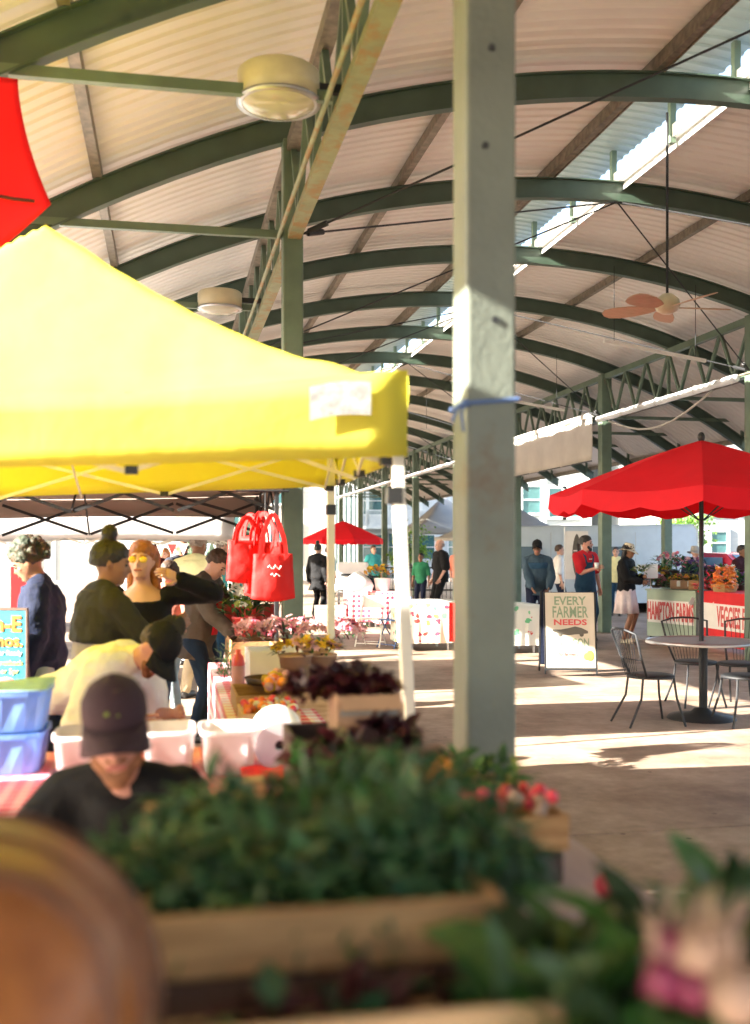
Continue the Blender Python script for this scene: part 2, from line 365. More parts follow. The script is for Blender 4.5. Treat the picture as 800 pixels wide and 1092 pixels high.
def text(s, size, m, parent, loc, rot=(PI / 2, 0, 0), ext=.002, align='CENTER', sx=1, name='lettering', bold=0):
    cu = bpy.data.curves.new('t', 'FONT'); cu.body = s; cu.size = size; cu.extrude = ext; cu.align_x = align; cu.align_y = 'CENTER'; cu.offset = bold; cu.resolution_u = 3
    me = evalmesh(bpy.data.objects.new('t', cu))
    me.materials.clear(); me.materials.append(M[m]); me.name = name
    for p in me.polygons: p.material_index = 0
    r = bpy.data.objects.new(name, me); col.objects.link(r); r.parent = parent; r.location = loc; r.rotation_euler = rot; r.scale = (sx, 1, 1)
    return r
def voxel(mb, name, m, parent, size=.014, smooth=3, wr=0, wscale=9, extra=None):
    me = mb.mesh('tmp'); o = bpy.data.objects.new('tmp', me)
    r = o.modifiers.new('r', 'REMESH'); r.mode = 'VOXEL'; r.voxel_size = size; r.use_smooth_shade = True
    k = o.modifiers.new('s', 'SMOOTH'); k.iterations = smooth; k.factor = .5
    out = evalmesh(o)
    if wr:
        nv = len(out.vertices); cs = [0.0] * (nv * 3); ns = [0.0] * (nv * 3)
        out.vertices.foreach_get('co', cs); out.vertex_normals.foreach_get('vector', ns)
        for i in range(nv):
            c = V(cs[i * 3:i * 3 + 3]); k = (mnoise.noise(c * wscale) + .5 * mnoise.noise(c * wscale * 2.3)) * wr
            for j in range(3): cs[i * 3 + j] += ns[i * 3 + j] * k
        out.vertices.foreach_set('co', cs); out.update()
    if extra is not None:
        bm = bmesh.new(); bm.from_mesh(out); bm.from_mesh(extra.mesh('x')); bmesh.ops.recalc_face_normals(bm, faces=bm.faces); bm.to_mesh(out); bm.free()
    out.materials.clear(); out.materials.append(M[m]); out.name = name
    out.polygons.foreach_set('use_smooth', [True] * len(out.polygons)); out.polygons.foreach_set('material_index', [0] * len(out.polygons))
    ob = bpy.data.objects.new(name, out); col.objects.link(ob); ob.parent = parent
    return ob
# ================================================================== SETTING
def ground():
    # sheet to the horizon
    m, nt, b = _nodes('sunlit_asphalt'); L = nt.links
    tc = N(nt, 'ShaderNodeTexCoord'); n = N(nt, 'ShaderNodeTexNoise', Scale=.6, Detail=8.0); L.new(tc.outputs['Object'], n.inputs['Vector'])
    cr = N(nt, 'ShaderNodeValToRGB'); cr.color_ramp.elements[0].color = (.11, .10, .09, 1); cr.color_ramp.elements[1].color = (.19, .18, .165, 1); L.new(n.outputs['Fac'], cr.inputs[0])
    L.new(cr.outputs[0], b.inputs['Base Color']); b.inputs['Roughness'].default_value = .9
    M['asphalt'] = m
    m, nt, b = _nodes('stained_concrete'); L = nt.links
    tc = N(nt, 'ShaderNodeTexCoord')
    n1 = N(nt, 'ShaderNodeTexNoise', Scale=.9, Detail=9.0, Roughness=.65); L.new(tc.outputs['Object'], n1.inputs['Vector'])
    n2 = N(nt, 'ShaderNodeTexNoise', Scale=9.0, Detail=8.0, Roughness=.7); L.new(tc.outputs['Object'], n2.inputs['Vector'])
    cr = N(nt, 'ShaderNodeValToRGB'); cr.color_ramp.elements[0].position = .36; cr.color_ramp.elements[0].color = (.17, .115, .08, 1)
    cr.color_ramp.elements[1].position = .64; cr.color_ramp.elements[1].color = (.38, .29, .22, 1); L.new(n1.outputs['Fac'], cr.inputs[0])
    mr = N(nt, 'ShaderNodeMapRange'); mr.inputs['From Min'].default_value = .3; mr.inputs['From Max'].default_value = .7; mr.inputs['To Min'].default_value = .8; mr.inputs['To Max'].default_value = 1.15; L.new(n2.outputs['Fac'], mr.inputs['Value'])
    h = N(nt, 'ShaderNodeHueSaturation'); L.new(cr.outputs[0], h.inputs['Color']); L.new(mr.outputs[0], h.inputs['Value'])
    # small dark gum spots
    v = N(nt, 'ShaderNodeTexVoronoi', Scale=3.2); L.new(tc.outputs['Object'], v.inputs['Vector'])
    lt = N(nt, 'ShaderNodeMath', operation='LESS_THAN'); L.new(v.outputs['Distance'], lt.inputs[0]); lt.inputs[1].default_value = .055
    mx = N(nt, 'ShaderNodeMix', data_type='RGBA'); L.new(lt.outputs[0], mx.inputs[0]); L.new(h.outputs[0], mx.inputs[6]); mx.inputs[7].default_value = (.13, .09, .065, 1)
    L.new(mx.outputs[2], b.inputs['Base Color']); b.inputs['Roughness'].default_value = .65
    bp = N(nt, 'ShaderNodeBump', Strength=.4, Distance=.004); L.new(n2.outputs['Fac'], bp.inputs['Height']); L.new(bp.outputs[0], b.inputs['Normal'])
    M['concrete'] = m
    o = MB().add([(-400, -400, -.1), (400, -400, -.1), (400, 400, -.1), (-400, 400, -.1)], [(0, 1, 2, 3)]).build('ground', 'asphalt'); tag(o, 'pale grey asphalt ground around the pavilion', 'ground', kind='structure')
    b = MB(); y = -10.4
    ys = [-10.4 + 5.2 * k for k in range(13)]
    for i in range(len(ys) - 1):
        for x0, x1 in ((-4, .98), (.99, 8.13), (8.14, 13)): b.bb(x0, x1 - .02, ys[i] + .35, ys[i + 1] + .33, -.2, 0)
    o = b.build('pavement', 'concrete', bevel=.004); tag(o, 'tan stained concrete slab floor under the pavilion', 'pavement', kind='structure')
    b = MB().bb(-4.0, 13.0, -10.0, 52.3, -.21, -.006)
    o = b.build('pavement_bed', 'concrete'); tag(o, 'dark joint filler between the concrete slabs', 'pavement', kind='structure')
ground()
# ================================================================== PAVILION
XL, XR, XM, RAD = .968, 8.14, 4.65, 11.5
def HA(x): return 5.57 - (RAD - math.sqrt(RAD * RAD - (x - XM) ** 2))
YS = [8.36 + 2.6 * k for k in range(-6, 17)]
Y0, Y1 = YS[0] - .6, YS[-1] + .6
XE0, XE1 = -1.9, 11.2
pav = thing('market_pavilion', 'open market pavilion with green steel arches under a curved cream metal roof', 'pavilion')
def arcx(x0, x1, n): return [x0 + (x1 - x0) * i / n for i in range(n + 1)]
# roof sheets, corrugated along the arch
def roof_sheet(x0, x1, name, m, zoff, nx=16, pitch=.16, zf=None):
    b = MB(); prof = []; y = Y0
    while y < Y1:
        prof += [(y, 0), (y + pitch * .3, 0), (y + pitch * .42, .018), (y + pitch * .88, .018)]; y += pitch
    xs = arcx(x0, x1, nx); vs = []; n = len(prof)
    for x in xs:
        z = (zf(x) if zf else HA(x) + zoff)
        for (yy, dz) in prof: vs.append((x, yy, z + dz))
    fs = [(i * n + j, (i + 1) * n + j, (i + 1) * n + j + 1, i * n + j + 1) for i in range(nx) for j in range(n - 1)]
    b.add(vs, fs); return b.build(name, m, pav)
roof_sheet(XE0, 4.16, 'roof', 'roof', .235); roof_sheet(4.98, XE1, 'roof', 'roof', .235)
roof_sheet(4.05, 5.08, 'ridge_cap', 'cap', 0, 6, zf=lambda x: 6.09 - (x - 4.46) ** 2 * .12)
b = MB()
for y in range(int(Y0), int(Y1)): pass
b.bb(4.965, 4.98, Y0, Y1, 5.6, 5.83); b.build('ridge_flashing', 'white', pav)
b = MB().bb(4.14, 4.155, Y0, Y1, 5.66, 5.8); b.build('ridge_flashing', 'galv', pav)
for y in YS:
    for (x, dy) in ((4.9, 1.3), (4.9, .1), (4.12, .1)):
        MB().bb(x - .03, x + .03, y + dy - .03, y + dy + .03, 5.62, 6.06).build('ridge_post', 'paint', pav)
# arches: I section
xs = arcx(XE0, XE1, 40)
arch_me = None
for y in YS:
    b = MB()
    for (w, z0, z1) in ((.012, -.1, .1), (.1, .1, .113), (.1, -.113, -.1)):
        vs = []; n = len(xs)
        for x in xs:
            h = HA(x)
            vs += [(x, y - w / 2, h + z0), (x, y + w / 2, h + z0), (x, y + w / 2, h + z1), (x, y - w / 2, h + z1)]
        fs = [(i * 4 + a, i * 4 + c, (i + 1) * 4 + c, (i + 1) * 4 + a) for i in range(n - 1) for a, c in ((0, 1), (1, 2), (2, 3), (3, 0))]
        fs += [(0, 1, 2, 3), tuple((n - 1) * 4 + k for k in (3, 2, 1, 0))]
        b.add(vs, fs)
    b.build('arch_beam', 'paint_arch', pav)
# purlins
for x in (-1.82, -.54, 2.42, 6.45, 9.75, 11.12):
    z = HA(x) + .165; MB().bb(x - .035, x + .035, Y0, Y1, z - .05, z + .05).build('purlin', 'galv', pav)
for x in (4.1, 4.93):
    z = HA(x) + .155; MB().bb(x - .04, x + .035, Y0, Y1, z - .045, z + .075).build('purlin', 'galv' if x < 4.5 else 'trimwhite', pav)
# columns, every second arch
CY = YS[0::2]
for side, x in ((0, XL), (1, XR)):
    w = .08 if side == 0 else .1
    for y in CY:
        if y > 52: continue
        top = HA(x) - .115
        c = MB().bb(x - w, x + w, y - w, y + w, .012, top).build('column', 'paint_col' if side == 0 and y < 4 else 'paint', pav, bevel=.012)
        MB().bb(x - w - .06, x + w + .06, y - w - .06, y + w + .06, 0, .012).build('base_plate', 'galv', c)
        if side == 0 and 2 < y < 4:
            for dx, z in ((.0, 3.13), (-.02, 2.83), (.01, 2.3)):
                MB().tube((x + dx, y - w - .006, z), (x + dx, y - w + .01, z), .011).build('bolt', 'black', c)
# trusses along both column rows
for x in (XL, XR):
    s = 1 if x == XR else -1
    zt = HA(x) - .17; zb = 4.1
    for i, y in enumerate(CY[:-1]):
        y2 = CY[i + 1]; g = .08 if x == XL else .105
        t = bpy.data.objects.new('truss', None); col.objects.link(t); t.parent = pav
        MB().bar((x, y + g, zt), (x, y2 - g, zt), .1, .1).build('top_chord', 'galv' if x == XL else 'paint', t)
        MB().bb(x - .045, x + .06, y + g, y2 - g, zb - .05, zb + .012).build('bottom_chord', 'rust' if x == XL else 'paint', t)
        n = 6; st = (y2 - y - 2 * g) / n
        for k in range(n):
            a = y + g + k * st + .02; c = a + st / 2; e = a + st - .04
            if k == 3: MB().bar((x, a - .02, zb), (x, a - .02, zt - .05), .045, .045).build('web_post', 'paint', t)
            MB().bar((x, a, zt - .05), (x, c, zb + .012), .045, .045, (1, 0, 0)).build('web_bar', 'paint', t)
            MB().bar((x, c, zb + .012), (x, e, zt - .05), .045, .045, (1, 0, 0)).build('web_bar', 'paint', t)
    # services pipe
    MB().tube((x - s * -.11 if x == XL else x - .11, Y0 + .4, zb - .02), (x - s * -.11 if x == XL else x - .11, Y1 - .4, zb - .02), .017).build('conduit', 'rust' if x == XL else 'galv', pav)
    # outriggers
    for y in YS:
        if y < 3: continue
        xo = XE0 + .15 if x == XL else XE1 - .2
        MB().bar((x + s * .08, y, zb), (xo, y, zb), .05, .06).build('outrigger', 'paint', pav)
        MB().bar((xo, y, zb - .03), (xo, y, HA(xo) - .11), .05, .05).build('outrigger_post', 'paint', pav)
# brace rods from each column to the ridge
for y in CY:
    for x in (XL, XR):
        for dy in (-2.6, 2.6):
            if Y0 < y + dy < Y1:
                s = 1 if x == XL else -1
                p = V((x + s * .09, y, 4.12)); q = V((4.9, y + dy, 5.46))
                b = MB().tube(p, q, .009, n=6); d = (q - p).normalized(); b.tube(p + d * .05, p + d * .22, .024, n=8); b.build('brace_rod', 'blackmetal', pav)
# ------------------------------------------------------------------ drum lamps
def drum_lamp(x, y, label):
    t = thing('drum_lamp', label, 'lamp', (x, y, 4.13), group='round drum lamps under the pavilion roof'); t.location.z -= .05
    MB().lathe([(.0, .175), (.21, .175), (.227, .16), (.228, 0), (.21, -.005), (.205, .02)], n=40).build('housing', 'lampbody', t, smooth=True)
    MB().lathe([(.228, .012), (.236, .008), (.236, -.008), (.2, -.012)], n=40).build('rim', 'steel', t, smooth=True)
    MB().lathe([(.205, -.008), (.17, -.03), (.1, -.045), (.0, -.05)], n=32).build('lens', 'lampglass', t, smooth=True)
    MB().bar((.2, .0, .1), (.44, .0, .1), .04, .05).build('bracket', 'blackmetal', t)
    return t
drum_lamp(.60, 5.84, 'larger nearest cream drum lamp below the roof beside the rusty truss')
drum_lamp(.52, 10.98, 'smaller drum lamp peeking above the slope of the yellow canopy')
# ceiling fan
def fan():
    t = thing('ceiling_fan', 'tan ceiling fan with broad blades hanging on a long rod', 'ceiling fan', (4.77, 9.5, 3.95))
    MB().tube((0, 0, .12), (0, 0, 1.9), .013).build('rod', 'blackmetal', t)
    MB().lathe([(0, .14), (.05, .13), (.11, .08), (.125, .02), (.1, -.03), (.05, -.06), (0, -.065)], n=24).build('motor', 'lampbody', t, smooth=True)
    for k in range(5):
        a = math.radians(-4 + 72 * k)
        rot = Matrix.Rotation(a, 3, 'Z') @ Matrix.Rotation(math.radians(16), 3, 'X')
        b = MB(); pts = [(.12, .04), (.2, .07), (.34, .1), (.5, .105), (.6, .085), (.64, .03)]
        vs = []
        for x, w in pts: vs += [rot @ V((x, -w, .004)), rot @ V((x, w, .004)), rot @ V((x, w, -.004)), rot @ V((x, -w, -.004))]
        fs = [(i * 4 + p, i * 4 + q, (i + 1) * 4 + q, (i + 1) * 4 + p) for i in range(5) for p, q in ((0, 1), (1, 2), (2, 3), (3, 0))] + [(3, 2, 1, 0), (20, 21, 22, 23)]
        b.add(vs, fs).build('blade', 'fanwood', t)
fan()
# tube lights
for i, (y, lab) in enumerate(((13.4, 'pale tube light sloping under the roof below the ceiling fan'), (18.7, 'pale tube light above the hanging canvas screen'), (24.0, 'pale tube light far down the hall between canopy leg and grey column'))):
    t = thing('tube_light', lab, 'light', (6.55, y, 4.3), group='tube lights along the right truss')
    MB().bar((-.75, 0, .12), (.75, 0, -.1), .05, .045).build('housing', 'whitemetal', t)
    for x in (-.6, .6): MB().tube((x, 0, .09 - .147 * (x + .6)), (x, 0, HA(6.55 + x) - 4.3 - .05), .005, n=5).build('hanger', 'blackmetal', t)
# rolled awnings & lowered canvas
ylist = [y for y in CY if y > 12]
for i, y in enumerate(ylist):
    if i + 1 >= len(ylist): break
    y2 = ylist[i + 1]; x = XR - .2
    if i == 1:
        t = thing('canvas_screen', 'cream canvas screen hanging half lowered between two right hand columns', 'screen', (x, 0, 0))
        def P(u, v, y=y, y2=y2): 
            yy = y + .16 + (y2 - y - .3) * u; zz = 4.12 - .82 * v - .03 * math.sin(u * PI) * v
            return V((.03 * math.sin(u * 17) * v + .02 * math.sin(u * 31 + v * 3), yy, zz))
        MB().sheet(P, 40, 8).build('canvas', 'canvas', t, smooth=True, thick=.004)
        MB().tube((.0, y + .12, 4.16), (.0, y2 - .12, 4.16), .05).build('roller', 'whitemetal', t)
        MB().bar((0, y + .16, 3.28), (0, y2 - .14, 3.28), .02, .02).build('hem_bar', 'black', t)
    else:
        lab = {0: 'white rolled awning on the nearest right hand bay beyond the fan', 2: 'white rolled awning in the bay just beyond the lowered canvas screen'}.get(i, 'white rolled awning on bay number %d along the far right truss' % (i + 1))
        if i > 2: lab = ['', '', '', 'white rolled awning on the bay between the white tent leg and grey column', 'white rolled awning just left of the white tent leg', 'white rolled awning second from the far end of the right truss', 'white rolled awning at the far end of the right truss', 'white rolled awning beyond the far end'][i]
        t = thing('rolled_awning', lab, 'awning', (x, 0, 0), group='rolled awnings along the right truss')
        b = MB(); n = 24; b.path([(.005 * math.sin(k * 1.9), y + .14 + (y2 - y - .28) * k / n, 4.03 + .004 * math.sin(k * 2.7)) for k in range(n + 1)], [.058 + .003 * math.sin(k * 1.3) for k in range(n + 1)], 10)
        b.build('roll', 'whitecloth', t, smooth=True)
        for f in (.25, .5, .75):
            yy = y + (y2 - y) * f; b = MB(); b.lathe([(.072, -.012), (.075, 0), (.072, .012)], (0, yy, 4.03), 12, Matrix.Rotation(PI / 2, 3, 'X')); b.build('strap', 'canvas', t)
# hanging hose curve in the near bay
t = MB().path([(8.06, 14.6 + .42 * k, 3.98 - .34 * math.sin(PI * k / 9) ) for k in range(10)], .018).build('cable', 'canvas', None, smooth=True); tag(t, 'pale drooping cable hanging beneath the nearest rolled awning', 'cable')
# cord round the column
b = MB(); pts = [V((XL + .083 * sx, 3.16 + .083 * sy, 2.05 + .008 * sx)) for sx, sy in ((-1, -1), (1, -1), (1, 1), (-1, 1), (-1, -1))]
b.path(pts, .008, 6); b.ball(pts[0], (.016, .016, .014)); b.path([pts[0], pts[0] + V((-.02, -.02, -.03)), pts[0] + V((-.015, -.025, -.09))], .005, 5); b.path([pts[0], pts[0] + V((-.03, -.01, -.02)), pts[0] + V((-.045, -.01, -.06))], .005, 5); o = b.build('cord', 'cord'); tag(o, 'blue cord tied around the big grey column', 'cord')

# ================================================================== TENTS
def tent(name, label, p00, ux, uy, size, eave, peak, val, cloth_m, frame_m, legs=True, tilt=0, sag=.04, joints='black', Q_=4, slack=1.3, legw=.02, scissor=True, group=None, depth=None, seed=1, bar=.009, foot=None, tilty=0):
    """p00: near right corner; ux points left along the near edge; uy points away"""
    sx = size; sy = depth or size
    t = thing(name, label, 'canopy tent', (p00[0], p00[1], 0), group=group)
    ux = V((ux[0], ux[1], 0)).normalized(); uy = V((uy[0], uy[1], 0)).normalized()
    rr = random.Random(seed)
    def edge(a, c):   # a,c in 0..1
        m = max(abs(2 * a - 1), abs(2 * c - 1))
        z = eave - tilt * a - tilty * c + (peak - eave) * (1 - m) ** slack
        k = (1 - (2 * c - 1) ** 2) if abs(2 * a - 1) >= abs(2 * c - 1) else (1 - (2 * a - 1) ** 2)
        z -= sag * k * (m ** 2)
        z += .012 * mnoise.noise(V((a * 5 + seed, c * 5, 0))) * (m < .99)
        if seed == 3: z -= .045 * math.exp(-((m - .93) / .035) ** 2) * (.6 + .6 * mnoise.noise(V((a * 4, c * 4, 9))))
        z += .010 * math.sin(m * 46 + 3 * mnoise.noise(V((a * 3, c * 3, seed)))) * max(0, m - .55) * 2 * (m < .98) + .008 * mnoise.noise(V((a * 22, c * 7, seed))) * (m < .98)
        return ux * sx * a + uy * sy * c + V((0, 0, z))
    n = 60 if seed == 3 else 28
    cn = MB().sheet(lambda u, v: edge(u, v), n, n).build('canopy', cloth_m, t, smooth=True, thick=.003)
    # valance
    b = MB(); per = [(i / 20, 0) for i in range(20)] + [(1, i / 20) for i in range(20)] + [(1 - i / 20, 1) for i in range(20)] + [(0, 1 - i / 20) for i in range(21)]
    vs = []; K = 5
    for i, (a, c) in enumerate(per):
        e = edge(a, c); out = (V((0, 0, 0)) + ux * (a - .5) * 2 + uy * (c - .5) * 2).normalized()
        s = math.sin(PI * ((i % 20) / 20)); vd = val * (1 - .22 * s)
        for k in range(K):
            f = k / (K - 1); w = .02 * mnoise.noise(V((i * .35 + seed, f * 2, 3))) * math.sin(f * PI * .9)
            vs.append(e + out * (.006 + w) + V((0, 0, -vd * f)))
    fs = [(i * K + k, (i + 1) * K + k, (i + 1) * K + k + 1, i * K + k + 1) for i in range(len(per) - 1) for k in range(K - 1)]
    b.add(vs, fs); b.build('valance', cloth_m, t, smooth=True, thick=.003)
    cs = [(0, 0), (1, 0), (1, 1), (0, 1)]
    def cp(a, c, dz=0): 
        i = .0135 if seed == 3 else .012; p = ux * sx * (a * (1 - 2 * i) + i) + uy * sy * (c * (1 - 2 * i) + i); return V((p.x, p.y, eave - tilt * a - tilty * c + dz))
    for a, c in cs:
        top = cp(a, c, -.035); ft = V((top.x, top.y, 0))
        if foot and (a, c) in foot: ft += V(foot[(a, c)])
        mid = top.lerp(ft, .52)
        lg = MB().bar(mid, top, legw * 1.25, legw * 1.25).bar(ft + V((0, 0, .01)), mid + V((0, 0, .1)), legw, legw).build('leg', frame_m, t, bevel=.003)
        MB().bb(ft.x - .04, ft.x + .04, ft.y - .04, ft.y + .04, 0, .008).build('foot', frame_m, lg)
        MB().box(top + V((0, 0, -.03)), (.06, .06, .07)).build('joint', joints, lg)
        MB().box(top + V((0, 0, -.42)), (.055, .055, .06)).build('joint', joints, lg)
    if scissor:
        for (a, c), (a2, c2) in zip(cs, cs[1:] + cs[:1]):
            b = MB(); j = []; P = lambda f, dz: cp(a, c).lerp(cp(a2, c2), f) + V((0, 0, dz)); Q = Q_
            for k in range(Q):
                f0, f1 = k / Q + .004, (k + 1) / Q - .004
                inn = (uy if c == c2 == 0 else -uy if c == c2 else ux if a == 0 else -ux) * .02
                b.bar(P(f0, -.07) + inn, P(f1, -.33) + inn, bar, bar * 2); b.bar(P(f0, -.33) + inn * 1.9, P(f1, -.07) + inn * 1.9, bar, bar * 2)
                j += [P(f1, -.07) + inn * 1.4, P(f1, -.33) + inn * 1.4]
            br = b.build('scissor_truss', frame_m, t)
            for q_ in (j if seed == 3 else []): MB().box(q_, (.045, .045, .03)).build('joint', joints, br)
        ctr = (cp(0, 0) + cp(1, 1)) / 2; ctr.z = peak - .12
        MB().tube(ctr, ctr - V((0, 0, .75)), .02).build('peak_pole', frame_m, t)
        for a, c in ((.5, 0), (.5, 1), (0, .5), (1, .5)):
            MB().bar(cp(a, c, -.33), ctr - V((0, 0, .6)), bar, bar * 2).build('roof_strut', frame_m, t)
    return t, edge, ux, uy
yt, yedge, yux, yuy = tent('yellow_canopy_tent', 'bright yellow pop up canopy tent with white legs in the left foreground', (.85, 3.74), (-1, .05), (.055, 1), 2.95, 2.25, 3.14, .31, 'yellow', 'whitemetal', tilt=.12, sag=.07, slack=1.42, legw=.034, bar=.009, seed=3, depth=2.45, tilty=-.035, Q_=3, foot={(0, 0): (.095, -.02, 0), (0, 1): (.0, 0, 0)})
# pale printed patch on the near valance
b = MB(); e0 = yedge(.07, 0); 
def P(u, v):
    p = yedge(.045 + .075 * u, 0); return p - yuy * .024 + V((0, .0, -.03 - .12 * v + .012 * math.sin(u * 3)))
pt = MB().sheet(P, 6, 3).build('printed_patch', 'patchgrey', yt, thick=.002)
tent('beige_canopy_tent', 'beige canopy tent with black scissor frame just behind the yellow one', (.82, 7.75), (-1, 0), (0, 1), 3.0, 2.22, 2.95, .2, 'beige', 'blackmetal', seed=5, sag=.02, legw=.026, bar=.012, tilt=.05, depth=1.75, tilty=.14)
tent('white_canopy_tent', 'white canopy tent behind the beige tent with a low valance', (.66, 10.9), (-1, 0), (0, 1), 3.0, 1.98, 2.8, .3, 'whitecloth', 'whitemetal', seed=8, legw=.035)
tent('white_canopy_tent', 'white canopy tent third down the left side beyond the pennants', (.55, 15.6), (-1, 0), (0, 1), 3.0, 2.1, 2.9, .28, 'whitecloth', 'whitemetal', seed=11, legw=.035)
tent('white_canopy_tent', 'white canopy tent at the far end of the left row', (.3, 20.6), (-1, 0), (0, 1), 3.0, 2.15, 3.0, .28, 'whitecloth', 'whitemetal', seed=13, legw=.035)
tent('white_canopy_tent', 'unseen canopy tent added beside the photographer to shade the foreground crates', (-.8, -1.8), (-1, 0), (0, 1), 3.0, 2.3, 3.85, .28, 'greycloth', 'whitemetal', seed=18, legw=.035, depth=5.2, slack=.5)  # tent added out of view so its shade covers crates and lower column
for tt in [o for o in bpy.data.objects if o.name.startswith(('yellow_canopy', 'beige_canopy', 'white_canopy')) and o.location.x > 0]:
    dp = 1.65 if tt.name.startswith('beige') else 2.35 if tt.name.startswith('yellow') else 2.9
    MB().sheet(lambda u, v: V((-2.98 + .02 * math.sin(u * 15), .05 + dp * u, 2.0 - 1.9 * v)), 16, 6).build('shade_wall', 'whitecloth', tt, smooth=True, thick=.004)  # walls added out of view to block low sun under the tents
tent('grey_canopy_tent', 'grey peaked canopy tent outside beyond the black shirted man', (G(520, 44)[0], G(520, 44)[1]), (-1, 0), (0, 1), 3.0, 2.5, 3.9, .3, 'greycloth', 'steel', seed=14, scissor=False)
tent('grey_canopy_tent', 'wide grey canopy tent outside just right of the big column', (G(618, 30)[0], G(618, 30)[1]), (-1, 0), (0, 1), 3.4, 1.95, 3.1, .1, 'greycloth', 'steel', seed=15, scissor=False)
tent('blue_white_canopy', 'pale blue awning tent behind the woman in the hat', (G(706, 31)[0], G(706, 31)[1]), (-1, 0), (0, 1), 2.9, 1.85, 2.25, .3, 'lightcanopy' if 'lightcanopy' in M else 'whitecloth', 'steel', seed=16, scissor=False)
# side wall panel
b = MB().sheet(lambda u, v: V((-1.2 * u + .02 * math.sin(v * 9), .03 * math.sin(u * 14), 1.85 - 1.8 * v)), 20, 12)
o = b.build('tent_wall', 'whitecloth', None, smooth=True, thick=.004, loc=(-1.16, 7.6, 0)); tag(o, 'white hanging side wall panel at the left edge behind the poster', 'tent wall')
# ================================================================== RED FLAG
def flagP(u, v):
    # u 0..1 from left to right, v from top to bottom
    right = .02 + .16 * v ** 1.7
    x = -1.1 + (1.1 + right) * u
    z = -v * (.617 + (1 - u) * 1.17)
    return V((x, .10 * math.sin(u * 7 + v * 2) * (.3 + v) * .5, z))
fl = MB().sheet(flagP, 30, 20).build('flag', 'red', None, smooth=True, thick=.003)
MB().path([(-1.0 + .1 * k, .10 * math.sin((-1.0 + .1 * k + 1.1) / 1.2 * 7 + 1) * .3 - .012, -.60 + .01 * math.sin(k)) for k in range(12)], .009, 6).build('seam', 'maroon_cloth', fl)
p = W(19, 97, 5.45); fl.location = (p.x, 5.55, p.z); tag(fl, 'red fabric banner hanging from the roof pipe above the yellow peak', 'banner')

# ================================================================== UMBRELLAS
def umbrella(label, x, y, peak, rim, r, n=8, rz=0, pole_top=None, m='red', base=True):
    t = thing('patio_umbrella', label, 'umbrella', (x, y, 0), rz, group='red patio umbrellas')
    b = MB(); vs = []; K = 8; S = 6; ring = n * S
    for i in range(K + 1):
        f = i / K
        for k in range(ring):
            a = 2 * PI * k / ring; q = (k % S) / S; am = PI / n
            chord = math.cos(am) / math.cos(am - 2 * am * q)   # straight edge between ribs
            rr = r * f * (1 - (1 - chord) * f * 1.0) ; z = peak - (peak - rim) * (f ** 1.12) - .05 * math.sin(PI * q) * f * (1 - .2 * f)
            vs.append((rr * math.cos(a), rr * math.sin(a), z))
    for k in range(ring):
        a = 2 * PI * k / ring; q = (k % S) / S; am = PI / n; chord = math.cos(am) / math.cos(am - 2 * am * q)
        vs.append((r * chord * math.cos(a) * 1.012, r * chord * math.sin(a) * 1.012, rim - .05 * math.sin(PI * q) * .8 - .13 - .05 * abs(math.sin(PI * q * 2))))
    fs = [(i * ring + k, i * ring + (k + 1) % ring, (i + 1) * ring + (k + 1) % ring, (i + 1) * ring + k) for i in range(K + 1) for k in range(ring)]
    b.add(vs, fs); b.build('canopy', m, t, smooth=False, thick=.003)
    MB().tube((0, 0, .06), (0, 0, peak - .02), .022).build('pole', 'blackmetal', t)
    MB().ball((0, 0, peak + .03), (.035, .035, .05)).build('finial', 'blackmetal', t, smooth=True)
    for k in range(n):
        a = 2 * PI * k / n; d = V((math.cos(a), math.sin(a), 0))
        MB().bar(V((0, 0, peak - .06)) + d * .03, d * (r * .97) + V((0, 0, rim - .012)), .014, .014).build('rib', 'blackmetal', t)
        MB().bar(V((0, 0, rim - .25)) + d * .03, d * (r * .5) + V((0, 0, peak - (peak - rim) * .46 - .05)), .01, .01).build('strut', 'blackmetal', t)
    if base: MB().lathe([(0, .08), (.05, .08), (.06, .05), (.24, .035), (.25, .0)], n=24).build('base', 'blackmetal', t, smooth=True)
    return t
TX, TY = G(748, 9.9)
umbrella('large red scalloped umbrella over the metal bistro table', TX, TY, 2.62, 2.12, 1.42, rz=.3)
umbrella('small distant red umbrella near the glass building', *G(366, 38), 2.6, 1.95, 1.5, rz=.1)
